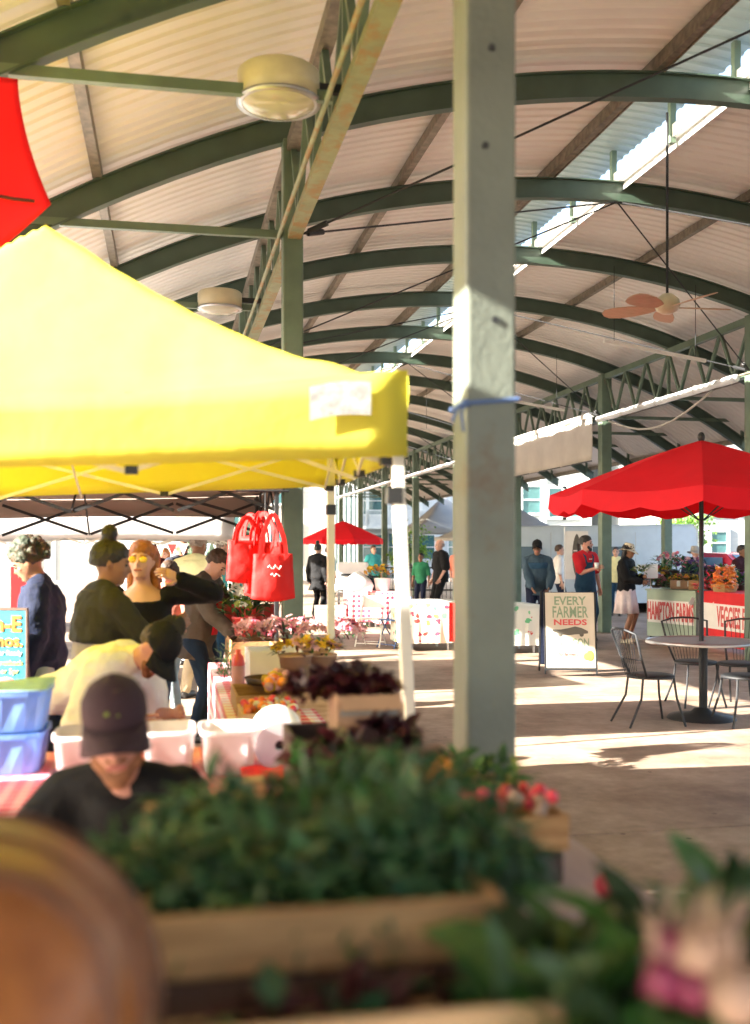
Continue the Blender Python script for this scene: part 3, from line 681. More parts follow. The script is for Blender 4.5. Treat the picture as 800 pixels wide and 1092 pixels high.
# ================================================================== PEOPLE
def ik(a, t, l1, l2, pole):
    a = V(a); t = V(t); d = t - a; L = min(d.length, (l1 + l2) * .985); d.normalize(); t = a + d * L
    x = (l1 * l1 - l2 * l2 + L * L) / (2 * L); h = math.sqrt(max(0, l1 * l1 - x * x))
    p = V(pole); p = (p - d * p.dot(d))
    p = p.normalized() if p.length > 1e-4 else V((0, 1, 0))
    return a + d * x + p * h, t
def hand(b, w, d, side, palm, grip=.4):
    """palm, four unequal bent fingers and a thumb leaving the side of the palm"""
    d = V(d).normalized(); x = d.cross(V(palm)).normalized(); nrm = x.cross(d).normalized()
    w = V(w); R0 = [(w, x * .024, nrm * .018), (w + d * .03, x * .034, nrm * .016), (w + d * .07, x * .042, nrm * .014), (w + d * .095, x * .038, nrm * .011)]
    b.loft([(w - d * .02, x * .02, nrm * .018)] + R0, 10)
    for i, (o, L) in enumerate(((-.03, .068), (-.01, .078), (.01, .072), (.03, .056))):
        p = w + d * .085 + x * o; a = grip
        d1 = (d * math.cos(a * .6) + nrm * math.sin(a * .6)).normalized(); q = p + d1 * L * .5; d2 = (d * math.cos(a * 1.7) + nrm * math.sin(a * 1.7)); r = q + d2 * L * .5
        b.path([p, q, r], [.0095, .0085, .0065], 6)
    s = -side
    p = w + d * .03 + x * .028 * s; q = p + (d * .6 + x * .75 * s + nrm * .3).normalized() * .04; r = q + (d * .85 + x * .1 * s + nrm * .5).normalized() * .034
    b.path([p, q, r], [.013, .0105, .008], 6)
def person(label, px=None, z=None, face=180, H=1.72, lean=0, side=0, pel=None, hands=None, feet=None, head=(0, 0), skin='skin1', top=None, legs=None, skirt=None, shoes='black',
           hair=None, hat=None, vox=.014, width=1.0, extra=None, xy=None, group=None, palms=None, grip=.5, elbow=None, beard=None, glasses=None, base=0):
    """face: degrees clockwise seen from above, 0 = away from the camera, 180 = towards it, 90 = to the picture's right"""
    if xy is None: xy = G(px, z)
    rz = -math.radians(face) - TH
    t = thing('person', label, 'person', (xy[0], xy[1], base), rz, group=group)
    s = H / 1.75
    pz = (.94 if pel is None else pel) * (s if pel is None else 1)
    P0 = V((0, 0, pz))
    RT = Matrix.Rotation(-math.radians(lean), 3, 'X') @ Matrix.Rotation(math.radians(side), 3, 'Y')
    def T(x, y, zz): return P0 + RT @ V((x * s * width, y * s, zz * s))
    def ring(zz, rx, ry, yo=0, inf=0, ww=None): 
        return (T(0, yo, zz), RT @ V(((rx * (width if ww is None else ww) + inf) * s, 0, 0)), RT @ V((0, (ry + inf) * s, 0)))
    SH = [T(-.168, 0, .452), T(.168, 0, .452)]
    nb = T(0, 0, .52)
    tor = [(-.09, .11, .09, 0), (0, .165, .115, 0), (.1, .15, .105, 0), (.2, .145, .105, 0), (.33, .168, .118, .0), (.42, .165, .105, 0), (.475, .125, .085, 0), (.515, .068, .062, 0)]
    # arms
    hs = hands or [None, None]; arms = []
    for i, sd in ((0, -1), (1, 1)):
        tg = hs[i]
        tg = T(sd * .25, .03, -.08) if tg is None else V(tg) * s if pel is None else V(tg)
        pole = V((sd * .5, -.7, -.5)) if not elbow else V(elbow[i])
        e, w = ik(SH[i], tg, .285 * s, .25 * s, pole); arms.append((SH[i], e, w))
    # legs
    ft = feet or [(-.1, .0), (.1, .0)]; lg = []
    for i, sd in ((0, -1), (1, 1)):
        hip = P0 + V((sd * .09 * s * width, 0, -.03 * s)); an = V((ft[i][0] * s, ft[i][1] * s, (ft[i][2] if len(ft[i]) > 2 else 0) + .09 * s))
        k, a = ik(hip, an, .44 * s, .42 * s, V((0, 1, 0))); lg.append((hip, k, a))
    # head frame
    hy, hp = head
    HR = RT @ Matrix.Rotation(math.radians(-hy), 3, 'Z') @ Matrix.Rotation(-math.radians(hp), 3, 'X')
    nt_ = T(0, .015, .56); hs_ = s * 1.0
    def Hd(x, y, zz): return nt_ + HR @ V((x * hs_, y * hs_, zz * hs_))
    body = MB()
    body.loft([ring(a, b_, c_, d_) for a, b_, c_, d_ in tor], 18)
    body.loft([(nb - (nt_ - nb) * .6, RT @ V((.062 * s, 0, 0)), RT @ V((0, .062 * s, 0))), (nt_, HR @ V((.052 * s, 0, 0)), HR @ V((0, .055 * s, 0))), (Hd(0, .0, .05), HR @ V((.05 * s, 0, 0)), HR @ V((0, .055 * s, 0)))], 14)
    hd = [(-.005, .03, .035, .058), (.015, .046, .055, .04), (.05, .06, .08, .022), (.09, .068, .092, .012), (.13, .073, .098, .004), (.17, .073, .098, -.002), (.2, .062, .085, -.004), (.225, .04, .055, -.004), (.233, .012, .015, -.004)]
    body.loft([(Hd(0, yo, zz), HR @ V((a * s, 0, 0)), HR @ V((0, b_ * s, 0))) for zz, a, b_, yo in hd], 18)
    body.capsule(Hd(0, .098, .12), Hd(0, .121, .082), .008 * s, .013 * s, 8)      # nose
    body.capsule(Hd(-.035, .088, .135), Hd(.035, .088, .135), .011 * s, .011 * s, 8)  # brow
    body.capsule(Hd(-.014, .098, .05), Hd(.014, .098, .05), .008 * s, .008 * s, 8)
    body.ball(Hd(0, .083, .018), .02 * s)
    for sd in (-1, 1): body.ball(Hd(sd * .075, -.005, .105), (.01 * s, .02 * s, .032 * s), rot=HR); body.ball(Hd(sd * .04, .07, .085), .022 * s)
    hands_b = MB()
    for i, (a, e, w) in enumerate(arms):
        sd = -1 if i == 0 else 1
        body.capsule(a, e, .052 * s, .041 * s); body.capsule(e, w, .041 * s, .027 * s)
        pm = palms[i] if palms else V((-sd, .2, 0)); hand(hands_b, w, (w - e), sd, pm, grip)
    for (h, k, a) in lg:
        body.capsule(h, k, .085 * s, .056 * s); body.capsule(k, k.lerp(a, .4), .055 * s, .052 * s); body.capsule(k.lerp(a, .4), a, .052 * s, .036 * s)
        body.capsule(a + V((0, -.02 * s, -.045 * s)), a + V((0, .15 * s, -.06 * s)), .036 * s, .028 * s)
    voxel(body, 'body', skin, t, min(vox, .012), 2, extra=hands_b)
    for sd in (-1, 1):
        b = MB().ball(Hd(sd * .033, .091, .112), (.014 * s, .009 * s, .009 * s), rot=HR); b.build('eye', 'eye', t, smooth=True)
    b = MB()
    for sd in (-1, 1): b.capsule(Hd(sd * .018, .1, .136), Hd(sd * .05, .088, .134), .0055 * s, .004 * s, 6)
    b.build('eyebrows', hair[1] if hair else 'hairbrown', t, smooth=True)
    MB().capsule(Hd(-.02, .105, .047), Hd(.02, .105, .047), .006 * s, .006 * s, 8, .5).build('mouth', 'lip', t, smooth=True)
    # clothes
    def upper(m, hem=-.1, sleeve=1.0, inf=.018, flare=0, name='shirt', wr=.008, neck=.5, open_=None):
        b = MB(); tt = [(hem, .158 + flare, .118 + flare, 0)] + [r for r in tor if hem + .04 < r[0] <= neck] + ([(.503, .092, .078, 0)] if neck > .45 else [])
        if tt[-1][0] < .49: tt += []
        b.loft([ring(a, b_ * 1.0, c_, d_, inf) for a, b_, c_, d_ in tt], 18)
        for S_ in SH:
            if neck > .45: b.capsule(nb, S_.lerp(nb, .12), (.045 + inf * .6) * s, (.05 + inf * .8) * s)
        for (a, e, w) in arms:
            if sleeve <= 0: continue
            if sleeve <= .5: b.capsule(a, a.lerp(e, sleeve * 2), (.056 + inf) * s, (.05 + inf) * s)
            else:
                b.capsule(a, e, (.05 + inf * .85) * s, (.043 + inf) * s); b.capsule(e, e.lerp(w, (sleeve - .5) * 2 * .97), (.045 + inf) * s, (.031 + inf) * s)
        return voxel(b, name, m, t, vox, 2, wr)
    def lower(m, length=1.0, inf=.014, name='trousers', wr=.008, rise=.06):
        b = MB(); b.loft([ring(-.1, .13, .1, 0, inf), ring(0, .165, .115, 0, inf), ring(rise, .155, .108, 0, inf)], 16)
        for (h, k, a) in lg:
            f = length
            b.capsule(h, k, (.09 + inf) * s, (.06 + inf) * s)
            if f > .5: 
                e = k.lerp(a, min(1, (f - .5) * 2)); b.capsule(k, e, (.06 + inf) * s, (.048 + inf * .8) * s)
        return voxel(b, name, m, t, vox, 2, wr)
    if legs: lower(legs[0], legs[1] if len(legs) > 1 else 1.0)
    if skirt:
        m, ln, fl_ = skirt; b = MB()
        c0 = P0; n = 28; vs = []
        for i, (zz, rr) in enumerate(((.08, .15), (0, .175), (-ln * .5, .17 + fl_ * .6), (-ln, .17 + fl_))):
            for k in range(n):
                a = 2 * PI * k / n; q = rr * s + (.012 * math.sin(k * 1.8) * i); vs.append(P0 + V((q * math.cos(a), q * .8 * math.sin(a), zz * s)))
        fs = [(i * n + k, i * n + (k + 1) % n, (i + 1) * n + (k + 1) % n, (i + 1) * n + k) for i in range(3) for k in range(n)]
        b.add(vs, fs).build('skirt', m, t, smooth=True, thick=.006)
    for u in (top or []): upper(**u)
    if shoes:
        for (h, k, a) in lg:
            b = MB(); b.capsule(a + V((0, -.03 * s, -.045 * s)), a + V((0, .155 * s, -.055 * s)), .042 * s, .034 * s); b.bb(a.x - .04 * s, a.x + .04 * s, a.y - .065 * s, a.y + .17 * s, a.z - .088 * s, a.z - .065 * s)
            voxel(b, 'shoe', shoes, t, .014, 1)
    if hair:
        st, m = hair; b = MB(); rr = random.Random(len(label))
        def scalp(k=1.1, z0=.085, back=1.0):
            rings = []
            for zz, a, b_, yo in ((z0, .07, .07, -.035), (.12, .077, .088, -.022), (.16, .08, .1, -.01), (.2, .07, .09, -.008), (.23, .048, .062, -.008), (.244, .014, .02, -.008)):
                rings.append((Hd(0, yo, zz), HR @ V((a * k * s, 0, 0)), HR @ V((0, b_ * k * s, 0))))
            b.loft(rings, 16)
        if st == 'short': scalp(1.03)
        if st == 'fringe_bald': b.loft([(Hd(0, -.03, .08), HR @ V((.074 * s, 0, 0)), HR @ V((0, .075 * s, 0))), (Hd(0, -.03, .15), HR @ V((.077 * s, 0, 0)), HR @ V((0, .08 * s, 0)))], 14)
        if st == 'bun': scalp(1.1); b.ball(Hd(0, -.03, .275), (.048 * s, .048 * s, .055 * s)); b.capsule(Hd(0, -.02, .22), Hd(0, -.03, .26), .04 * s, .03 * s)
        if st == 'long':
            scalp(1.12)
            for sd in (-1, 0, 1):
                b.capsule(Hd(sd * .06, -.035, .14), Hd(sd * .075, -.05, -.02), .045 * s, .035 * s); b.capsule(Hd(sd * .075, -.05, -.02), Hd(sd * .08, -.035, -.13), .036 * s, .022 * s)
        if st == 'ponytail': scalp(1.08); b.capsule(Hd(0, -.09, .16), Hd(0, -.13, .08), .032 * s, .03 * s); b.capsule(Hd(0, -.13, .08), Hd(0, -.12, -.08), .03 * s, .014 * s)
        if st == 'curly':
            scalp(1.12)
            for k in range(150):
                a = rr.uniform(0, 2 * PI); e = rr.uniform(-.25, 1.4); rx = .1 * math.cos(e); 
                if math.sin(a) > .35 and e < .45: continue
                b.ball(Hd(rx * math.cos(a), -.02 + .125 * math.cos(e) * math.sin(a), .135 + .13 * math.sin(e)), rr.uniform(.016, .034) * s, 7, 4)
        if st == 'short_curly':
            scalp(1.06)
            for k in range(60):
                a = rr.uniform(0, 2 * PI); e = rr.uniform(-.1, 1.4)
                if math.sin(a) > .35 and e < .5: continue
                b.ball(Hd(.078 * math.cos(e) * math.cos(a), -.015 + .1 * math.cos(e) * math.sin(a), .14 + .1 * math.sin(e)), rr.uniform(.016, .026) * s, 7, 4)
        voxel(b, 'hair', m, t, .008, 0 if 'curly' in st else 1, .008 if 'curly' in st else .005, 45)
    if beard:
        b = MB(); b.capsule(Hd(-.045, .06, .05), Hd(0, .085, .005), .022 * s, .028 * s); b.capsule(Hd(.045, .06, .05), Hd(0, .085, .005), .022 * s, .028 * s); b.capsule(Hd(-.025, .1, .064), Hd(.025, .1, .064), .008 * s, .008 * s)
        voxel(b, 'beard', beard, t, .008, 1, .003, 40)
    if glasses:
        b = MB()
        for sd in (-1, 1): b.ball(Hd(sd * .034, .105, .112), (.027 * s, .006 * s, .021 * s), rot=HR)
        b.build('glasses', glasses, t, smooth=True)
    if hat:
        st, m = hat[0], hat[1]; b = MB()
        def lf(prof):
            rings = [(Hd(0, yo, zz), HR @ V((a * s, 0, 0)), HR @ V((0, b_ * s, 0))) for zz, a, b_, yo in prof]; b.loft(rings, 24)
        if st == 'cap':
            lf([(.138, .083, .107, -.002), (.155, .085, .108, -.004), (.19, .082, .1, -.006), (.222, .064, .078, -.008), (.242, .034, .042, -.01), (.248, .006, .008, -.01)])
            hatob = b.build('cap', m, t, smooth=True)
            b = MB(); n = 14; vs = []
            for j in range(4):
                for i in range(n + 1):
                    a = PI * (.12 + .76 * i / n); ext = .095 * j / 3 * math.sin(a) ** .8
                    x = .083 * math.cos(a) * (1 + .04 * j); y = -.002 + .106 * math.sin(a) + ext; zz = .143 - .012 * (j / 3) - .05 * (x / .083) ** 2 * (j / 3)
                    vs.append(Hd(x, y, zz))
            fs = [(j * (n + 1) + i, j * (n + 1) + i + 1, (j + 1) * (n + 1) + i + 1, (j + 1) * (n + 1) + i) for j in range(3) for i in range(n)]
            b.add(vs, fs).build('brim', m, hatob, smooth=True, thick=.004)
            MB().ball(Hd(0, -.01, .249), .008 * s).build('button', m, hatob)
            if len(hat) > 2:
                b = MB()
                for dx, dz, r in ((0, 0, .013), (.012, .008, .009), (-.013, .002, .009)): b.ball(Hd(.0 + dx, .094 - .005, .178 + dz), (r, .006, r * .8), rot=HR)
                b.build('emblem', hat[2], hatob)
        if st == 'brimhat':
            lf([(.13, .085, .107, -.002), (.18, .082, .102, -.004), (.235, .068, .085, -.006), (.245, .05, .06, -.006), (.247, .006, .006, -.006)])
            hatob = b.build('hat', m, t, smooth=True)
            b = MB(); n = 28; vs = []
            for j in range(4):
                for i in range(n):
                    a = 2 * PI * i / n; k = 1 + .28 * j; vs.append(Hd(.085 * math.cos(a) * k, .107 * math.sin(a) * (1 + .24 * j), .135 - .01 * j + .008 * math.cos(2 * a) * j))
            fs = [(j * n + i, j * n + (i + 1) % n, (j + 1) * n + (i + 1) % n, (j + 1) * n + i) for j in range(3) for i in range(n)]
            b.add(vs, fs).build('brim', m, hatob, smooth=True, thick=.004)
    if extra: extra(dict(t=t, T=T, arms=arms, lg=lg, Hd=Hd, s=s, ring=ring, P0=P0, RT=RT, HR=HR, vox=vox, tor=tor, upper=upper))
    return t
# ================================================================== OPEN CRATES, TABLES
def crate(name, label, x0, x1, y0, y1, z0, z1, m='crate', cat='crate', th=.012, slats=2, group=None):
    t = thing(name, label, cat, ((x0 + x1) / 2, (y0 + y1) / 2, z0), group=group)
    hx, hy, h = (x1 - x0) / 2, (y1 - y0) / 2, z1 - z0
    def side(a, b_):
        b = MB(); a = V(a); b_ = V(b_); g = .006; hh = (h - g * (slats - 1)) / slats
        for k in range(slats):
            z = k * (hh + g) + hh / 2; b.bar(a + V((0, 0, z)), b_ + V((0, 0, z)), th, hh)
        return b
    side((-hx, -hy + th / 2, 0), (hx, -hy + th / 2, 0)).build('front_panel', m, t, bevel=.002)
    side((-hx, hy - th / 2, 0), (hx, hy - th / 2, 0)).build('back_panel', m, t, bevel=.002)
    side((-hx + th / 2, -hy + th, 0), (-hx + th / 2, hy - th, 0)).build('side_panel', m, t, bevel=.002)
    side((hx - th / 2, -hy + th, 0), (hx - th / 2, hy - th, 0)).build('side_panel', m, t, bevel=.002)
    MB().bb(-hx + th, hx - th, -hy + th, hy - th, .004, .014).build('base', m, t)
    return t
def table(name, label, x0, x1, y0, y1, h, m='tablewood', legm='darkwood', th=.035, group=None, leg=.05):
    t = thing(name, label, 'table', ((x0 + x1) / 2, (y0 + y1) / 2, 0), group=group); hx, hy = (x1 - x0) / 2, (y1 - y0) / 2
    MB().bb(-hx, hx, -hy, hy, h - th, h).build('tabletop', m, t, bevel=.003)
    for sx in (-1, 1):
        for sy in (-1, 1): MB().bb(sx * (hx - .06) - leg / 2, sx * (hx - .06) + leg / 2, sy * (hy - .06) - leg / 2, sy * (hy - .06) + leg / 2, 0, h - th).build('leg', legm, t)
    return t
def cloth_over(label, x0, x1, y0, y1, h, drop, m, th=.003, seed=0, fold=.02):
    hx, hy = (x1 - x0) / 2 + .012, (y1 - y0) / 2 + .012; b = MB(); per = []
    n = 26
    for i in range(n): per.append((-1 + 2 * i / n, -1))
    for i in range(n): per.append((1, -1 + 2 * i / n))
    for i in range(n): per.append((1 - 2 * i / n, 1))
    for i in range(n): per.append((-1, 1 - 2 * i / n))
    K = 7; vs = [V((0, 0, h + .004))]
    for f in (.5, 1): vs += [V((a * hx * f, c * hy * f, h + .004)) for a, c in per]
    for k in range(1, K + 1):
        f = k / K
        for i, (a, c) in enumerate(per):
            w = fold * f * (mnoise.noise(V((i * .55 + seed, f * .6, seed))) * 1.6 + .3); d = V((a if abs(a) > .999 else 0, c if abs(c) > .999 else 0, 0))
            vs.append(V((a * hx, c * hy, h - drop * f)) + d * (.004 + max(w, -.004)))
    P = len(per); fs = [(0, 1 + i, 1 + (i + 1) % P) for i in range(P)]
    for k in range(K + 1):
        for i in range(P): fs.append((1 + k * P + i, 1 + k * P + (i + 1) % P, 1 + (k + 1) * P + (i + 1) % P, 1 + (k + 1) * P + i))
    b.add(vs, fs); o = b.build('tablecloth', m, None, smooth=True, thick=0, loc=((x0 + x1) / 2, (y0 + y1) / 2, 0)); tag(o, label, 'tablecloth'); return o
# foliage piles
def pile(name, label, cat, c, r, n, L, w, mats, droop=.5, up=.4, seed=1, stems=0, parent=None, group=None, seg=3, crown='leaves', dirs=None):
    rr = random.Random(seed); root = thing(name, label, cat, c, group=group) if parent is None else parent
    b = MB()
    for i in range(n):
        a = rr.uniform(0, 2 * PI); q = rr.random() ** .5; zz = rr.uniform(-.2, 1)
        p = V((r[0] * q * math.cos(a), r[1] * q * math.sin(a), r[2] * max(0, zz) * math.sqrt(max(0, 1 - q * q * .85))))
        d = V((p.x / r[0] * .8 + rr.uniform(-.8, .8), p.y / r[1] * .8 + rr.uniform(-.8, .8), up + rr.uniform(-.5, .6))).normalized()
        b.mi = rr.choice(range(len(mats))) if rr.random() < .6 else 0
        l = L * rr.uniform(.55, 1.25); b.leaf(p, d, V((rr.uniform(-.6, .6), rr.uniform(-.6, .6), 1)), l, w * rr.uniform(.6, 1.3), droop * rr.uniform(-.2, 1.6), seg)
    b.build(crown, mats, root, smooth=True)
    if 0:
        s = MB()
        for i in range(stems):
            a = rr.uniform(0, 2 * PI); q = rr.random() ** .5; p = V((r[0] * q * math.cos(a) * .9, r[1] * q * math.sin(a) * .9, 0)); s.path([p * .6, p + V((0, 0, r[2] * .4)), p * 1.15 + V((0, 0, r[2] * .8))], [.004, .003, .002], 5)
        s.build('stems', mats[-1], root)
    return root
def blossom(b, p, r, rr, petals=6):
    up = V((rr.uniform(-.6, .6), rr.uniform(-1, .2), rr.uniform(.2, 1))).normalized(); x = up.orthogonal().normalized(); y = up.cross(x)
    for k in range(petals):
        a = 2 * PI * k / petals + rr.uniform(-.2, .2); d = (x * math.cos(a) + y * math.sin(a) + up * .5).normalized(); b.leaf(p, d, up, r, r * .8, .5, 2)
    b.ball(p + up * r * .15, r * .22, 5, 3)
def flowers(name, label, c, r, nb, br, petals, leafm, nl=60, L=.09, pot=None, seed=3, cat='flowers', group=None):
    rr = random.Random(seed); t = thing(name, label, cat, c, group=group)
    b = MB()
    for i in range(nl):
        a = rr.uniform(0, 2 * PI); q = rr.random() ** .5; p = V((r[0] * q * math.cos(a), r[1] * q * math.sin(a), r[2] * rr.uniform(0, .8)))
        b.mi = rr.randrange(len(leafm)); b.leaf(p, V((p.x / r[0] + rr.uniform(-.5, .5), p.y / r[1] + rr.uniform(-.5, .5), rr.uniform(-.1, 1))), (0, 0, 1), L * rr.uniform(.6, 1.3), L * .35, .4, 2)
    b.build('leaves', leafm, t, smooth=True)
    b = MB()
    for i in range(nb):
        a = rr.uniform(0, 2 * PI); q = rr.random() ** .5; zz = math.sqrt(max(0, 1 - q * q)); p = V((r[0] * q * math.cos(a), r[1] * q * math.sin(a), r[2] * (.35 + .65 * zz * rr.uniform(.5, 1.1))))
        b.mi = rr.randrange(len(petals)); blossom(b, p, br * rr.uniform(.7, 1.2), rr)
    b.build('blossoms', petals, t, smooth=True)
    if pot:
        pr, ph, pm = pot; MB().lathe([(0, -ph), (pr * .75, -ph), (pr, 0), (pr * 1.06, .0), (pr * 1.06, .012), (pr * .9, .012), (pr * .88, -.01), (0, -.015)], n=20).build('pot', pm, t, smooth=True)
    return t
# ---------------------------------------------------------------- FOREGROUND
table('display_table', 'weathered mauve wooden display table edge beneath the foreground crates', -.75, .99, .7, 1.93, .88)
table('display_table', 'weathered wooden display table reaching back to the foot of the column', .3, .985, 1.96, 2.97, .88)
crate('wooden_crate', 'pale wooden crate at the very front with one plain board facing', -.024, .367, .94, 1.118, .884, 1.17, 'crate', slats=3)
for o_ in [o for o in bpy.data.objects if o.name.startswith('back_panel')][-1:]: o_.scale.z = .78
crate('wooden_crate', 'dark wooden crate propping up the tray of leafy greens', -.03, .365, 1.13, 1.66, .884, 1.136, 'darkwood', slats=2)
crate('wooden_tray', 'honey wood tray heaped with dark leafy greens', -.035, .372, 1.135, 1.66, 1.14, 1.207, 'crate2', cat='tray', slats=1, th=.014)
gr = [( .05, 1.3, 1.15, 1, 'leftmost spray of dark greens spilling over the honey tray'), (.2, 1.29, 1.165, 2, 'dark green bunch in the middle of the honey tray'), (.32, 1.33, 1.17, 3, 'tall dark green bunch at the right end of the honey tray'), (.12, 1.56, 1.16, 4, 'dark greens at the back left of the tray before the seated man'), (.32, 1.6, 1.17, 5, 'highest dark green bunch heaped at the back of the tray')]
for x, y, z, s, lab in gr:
    pile('leafy_greens', lab, 'greens', (x, y, z), (.15, .13, .1 + .02 * (s in (3, 5))), 900, .055, .0125, ['leafdark', 'leafdark', 'leafmid', 'leafdark', 'leafblue'], droop=.9, up=.15, seed=s, stems=12, group='bunches of dark greens in the tray')
for x, y, z, s, lab in ((-.07, 1.3, 1.17, 6, 'feathery green fronds hanging off the left end of the tray'), (.36, 1.38, 1.17, 7, 'dark greens tumbling off the right end of the tray')):
    pile('leafy_greens', lab, 'greens', (x, y, z), (.1, .13, .07), 520, .055, .0125, ['leafdark', 'leafmid', 'leafdark'], droop=.9, up=.0, seed=s, stems=8, group='bunches of dark greens in the tray')
crate('wooden_crate', 'dark low crate under the greens beside the mauve table edge', .39, .55, 1.25, 1.7, .884, 1.0, 'darkwood')
# small cup and plastic in the front crate
t = thing('plastic_cup', 'small white plastic cup lying between the two front crates', 'cup', (.19, 1.03, 1.1), 0); t.scale = (.7, .7, .7); t.rotation_euler.x = 1.2; MB().lathe([(.0, 0), (.025, 0), (.034, .075), (.037, .078), (.032, .07), (.023, .006), (0, .006)], n=20).build('cup', 'white', t, smooth=True)
o = MB().bb(-.008, .35, .958, 1.1, .9, 1.075).build('folded_paper', 'tablewood', None); tag(o, 'mauve paper packing inside the pale front crate', 'packing paper')
pile('red_lettuce', 'dark red leaves lying inside the pale front crate', 'lettuce', (.17, 1.02, 1.105), (.17, .06, .05), 170, .05, .035, ['leafred', 'leafred', 'leafdark'], droop=.6, up=.3, seed=47)
# beets and turnips at the bottom right
crate('wooden_crate', 'dark crate of beets and turnips at the lower right corner', .4, .82, .72, 1.12, .884, 1.08, 'darkwood')
pile('beet_leaves', 'broad green leaves filling the lower right crate', 'greens', (.5, .94, 1.12), (.19, .17, .09), 190, .11, .05, ['leafmid', 'leafdark', 'leafblue', 'leafyel'], droop=.6, up=.3, seed=21, stems=16, seg=4)
pile('beet_leaves', 'blue green broad leaves standing up at the right edge', 'greens', (.68, 1.06, 1.12), (.13, .12, .12), 90, .1, .055, ['leafblue', 'leafmid', 'leafdark'], droop=.4, up=.7, seed=22, stems=8, seg=4)
pile('beet_leaves', 'yellow green leaves between the two front crates', 'greens', (.45, 1.05, 1.08), (.06, .08, .06), 70, .07, .03, ['leafyel', 'leafmid'], droop=.6, up=.5, seed=23)
rr = random.Random(5)
for i, (px, py, z, r, m, lab) in enumerate(((715, 1012, .88, .021, 'turnip', 'purple beet beside the pale turnip stalks'), (750, 1015, .86, .022, 'stalk', 'pale turnip with upright cream stalks'), (785, 1062, .83, .024, 'stalk', 'pale turnip lowest at the right corner'), (708, 1045, .86, .018, 'turnip', 'smaller purple beet under the first one'), (742, 1055, .85, .017, 'turnip', 'dark purple beet between the two pale turnips'))):
    p = W(px, py, z); t = thing('turnip', lab, 'root vegetable', p, group='beets and turnips in the corner crate')
    b = MB(); b.lathe([(0, -r * 1.9), (r * .12, -r * 1.4), (r * .55, -r * .85), (r * .98, -r * .2), (r, r * .15), (r * .75, r * .65), (r * .3, r * .85), (0, r * .88)], n=18, rot=Matrix.Rotation(rr.uniform(.7, 1.4), 3, 'X') @ Matrix.Rotation(rr.uniform(-.6, .6), 3, 'Y')); b.build('root', m, t, smooth=True)
    s = MB()
    for k in range(5):
        d = V((rr.uniform(-.1, .9), rr.uniform(-.3, .4), rr.uniform(.3, 1))).normalized(); s.path([d * r * .5, d * (r + .012), d * (r + .032) + V((0, 0, .004))], [.0038, .003, .002], 7)
    s.build('stalks', 'stalk', t, smooth=True)
# bushel basket lying on its side
crate('wooden_crate', 'low crate under the tipped bushel basket', -.42, -.04, .62, 1.06, .884, 1.005, 'crate2')
axis = (W(-48, 1100, .72) - W(-45, 1085, .99)).normalized(); bz = axis.to_track_quat('Z', 'Y').to_matrix()
p = W(-46, 1092, .85)
bk = thing('bushel_basket', 'orange brown bushel basket tipped on its side with dark hoops', 'basket', p)
prof = [(.182, -.15), (.18, -.12), (.167, -.06), (.152, 0), (.132, .06), (.105, .11), (.075, .135), (0, .138), (0, .13), (.07, .127), (.1, .1), (.126, .055), (.145, 0), (.16, -.06), (.174, -.12), (.176, -.15), (.182, -.15)]
MB().lathe(prof, n=48, rot=bz).build('body', 'orangewood', bk, smooth=True)
for r, z, w in ((.188, -.135, .022), (.15, .012, .014), (.112, .1, .012)):
    MB().lathe([(r - .006, z - w), (r + .004, z - w), (r + .004 - w * .25, z + w), (r - .012 - w * .25, z + w), (r - .006, z - w)], n=48, rot=bz).build('hoop', 'hoop', bk, smooth=True)
# gingham tray of radishes, peppers
crate('wooden_tray', 'low tray of radishes in front of the grey column', .49, .84, 2.12, 2.56, .955, 1.03, 'crate2', cat='tray', slats=1)
crate('wooden_crate', 'crate lifting the radish tray by the column foot', .5, .83, 2.13, 2.55, .884, .952, 'darkwood', slats=1)
rad = MB(); rr = random.Random(9)
for i in range(60):
    p = V((.51 + .31 * rr.random(), 2.13 + .13 * rr.random(), .1 + .935 + .03 * rr.random())); rad.mi = rr.choice((0, 0, 1)); rad.ball(p, rr.uniform(.012, .018), 8, 5)
o = rad.build('radishes', ['radish', 'stalk'], None, smooth=True); tag(o, 'heap of red and white radishes along the front of the low tray', 'radishes', kind='stuff')
pile('herb_bunch', 'green herbs heaped behind the radishes by the column foot', 'greens', (.7, 2.4, 1.04), (.13, .12, .07), 160, .05, .02, ['leafmid', 'leafdark', 'leafyel'], seed=31)
o = MB()
for i in range(16): o.ball((.56 + .08 * rr.random(), 2.34 + .12 * rr.random(), 1.05 + .035 * rr.random()), (.022, .02, .024), 9, 6)
o = o.build('orange_peppers', 'orangeveg', None, smooth=True); tag(o, 'small heap of orange peppers in the low tray', 'peppers', kind='stuff')
p = W(428, 838, 2.35); t = thing('jar', 'pale bluish glass jar left of the orange peppers', 'jar', (p.x, p.y, .884)); MB().lathe([(0, 0), (.03, 0), (.035, .01), (.035, .09), (.028, .11), (.028, .13), (0, .13)], n=20).build('body', 'clearbin', t, smooth=True); MB().lathe([(0, .155), (.03, .155), (.031, .13), (0, .129)], n=20).build('lid', 'steel', t, smooth=True)
o = MB().ball((0, 0, 0), (.03, .03, .026)).build('tomato', 'radish', None, smooth=True, loc=(.945 - .06, 2.02, .884 + .026)); tag(o, 'red tomato at the right corner of the table edge', 'tomato')
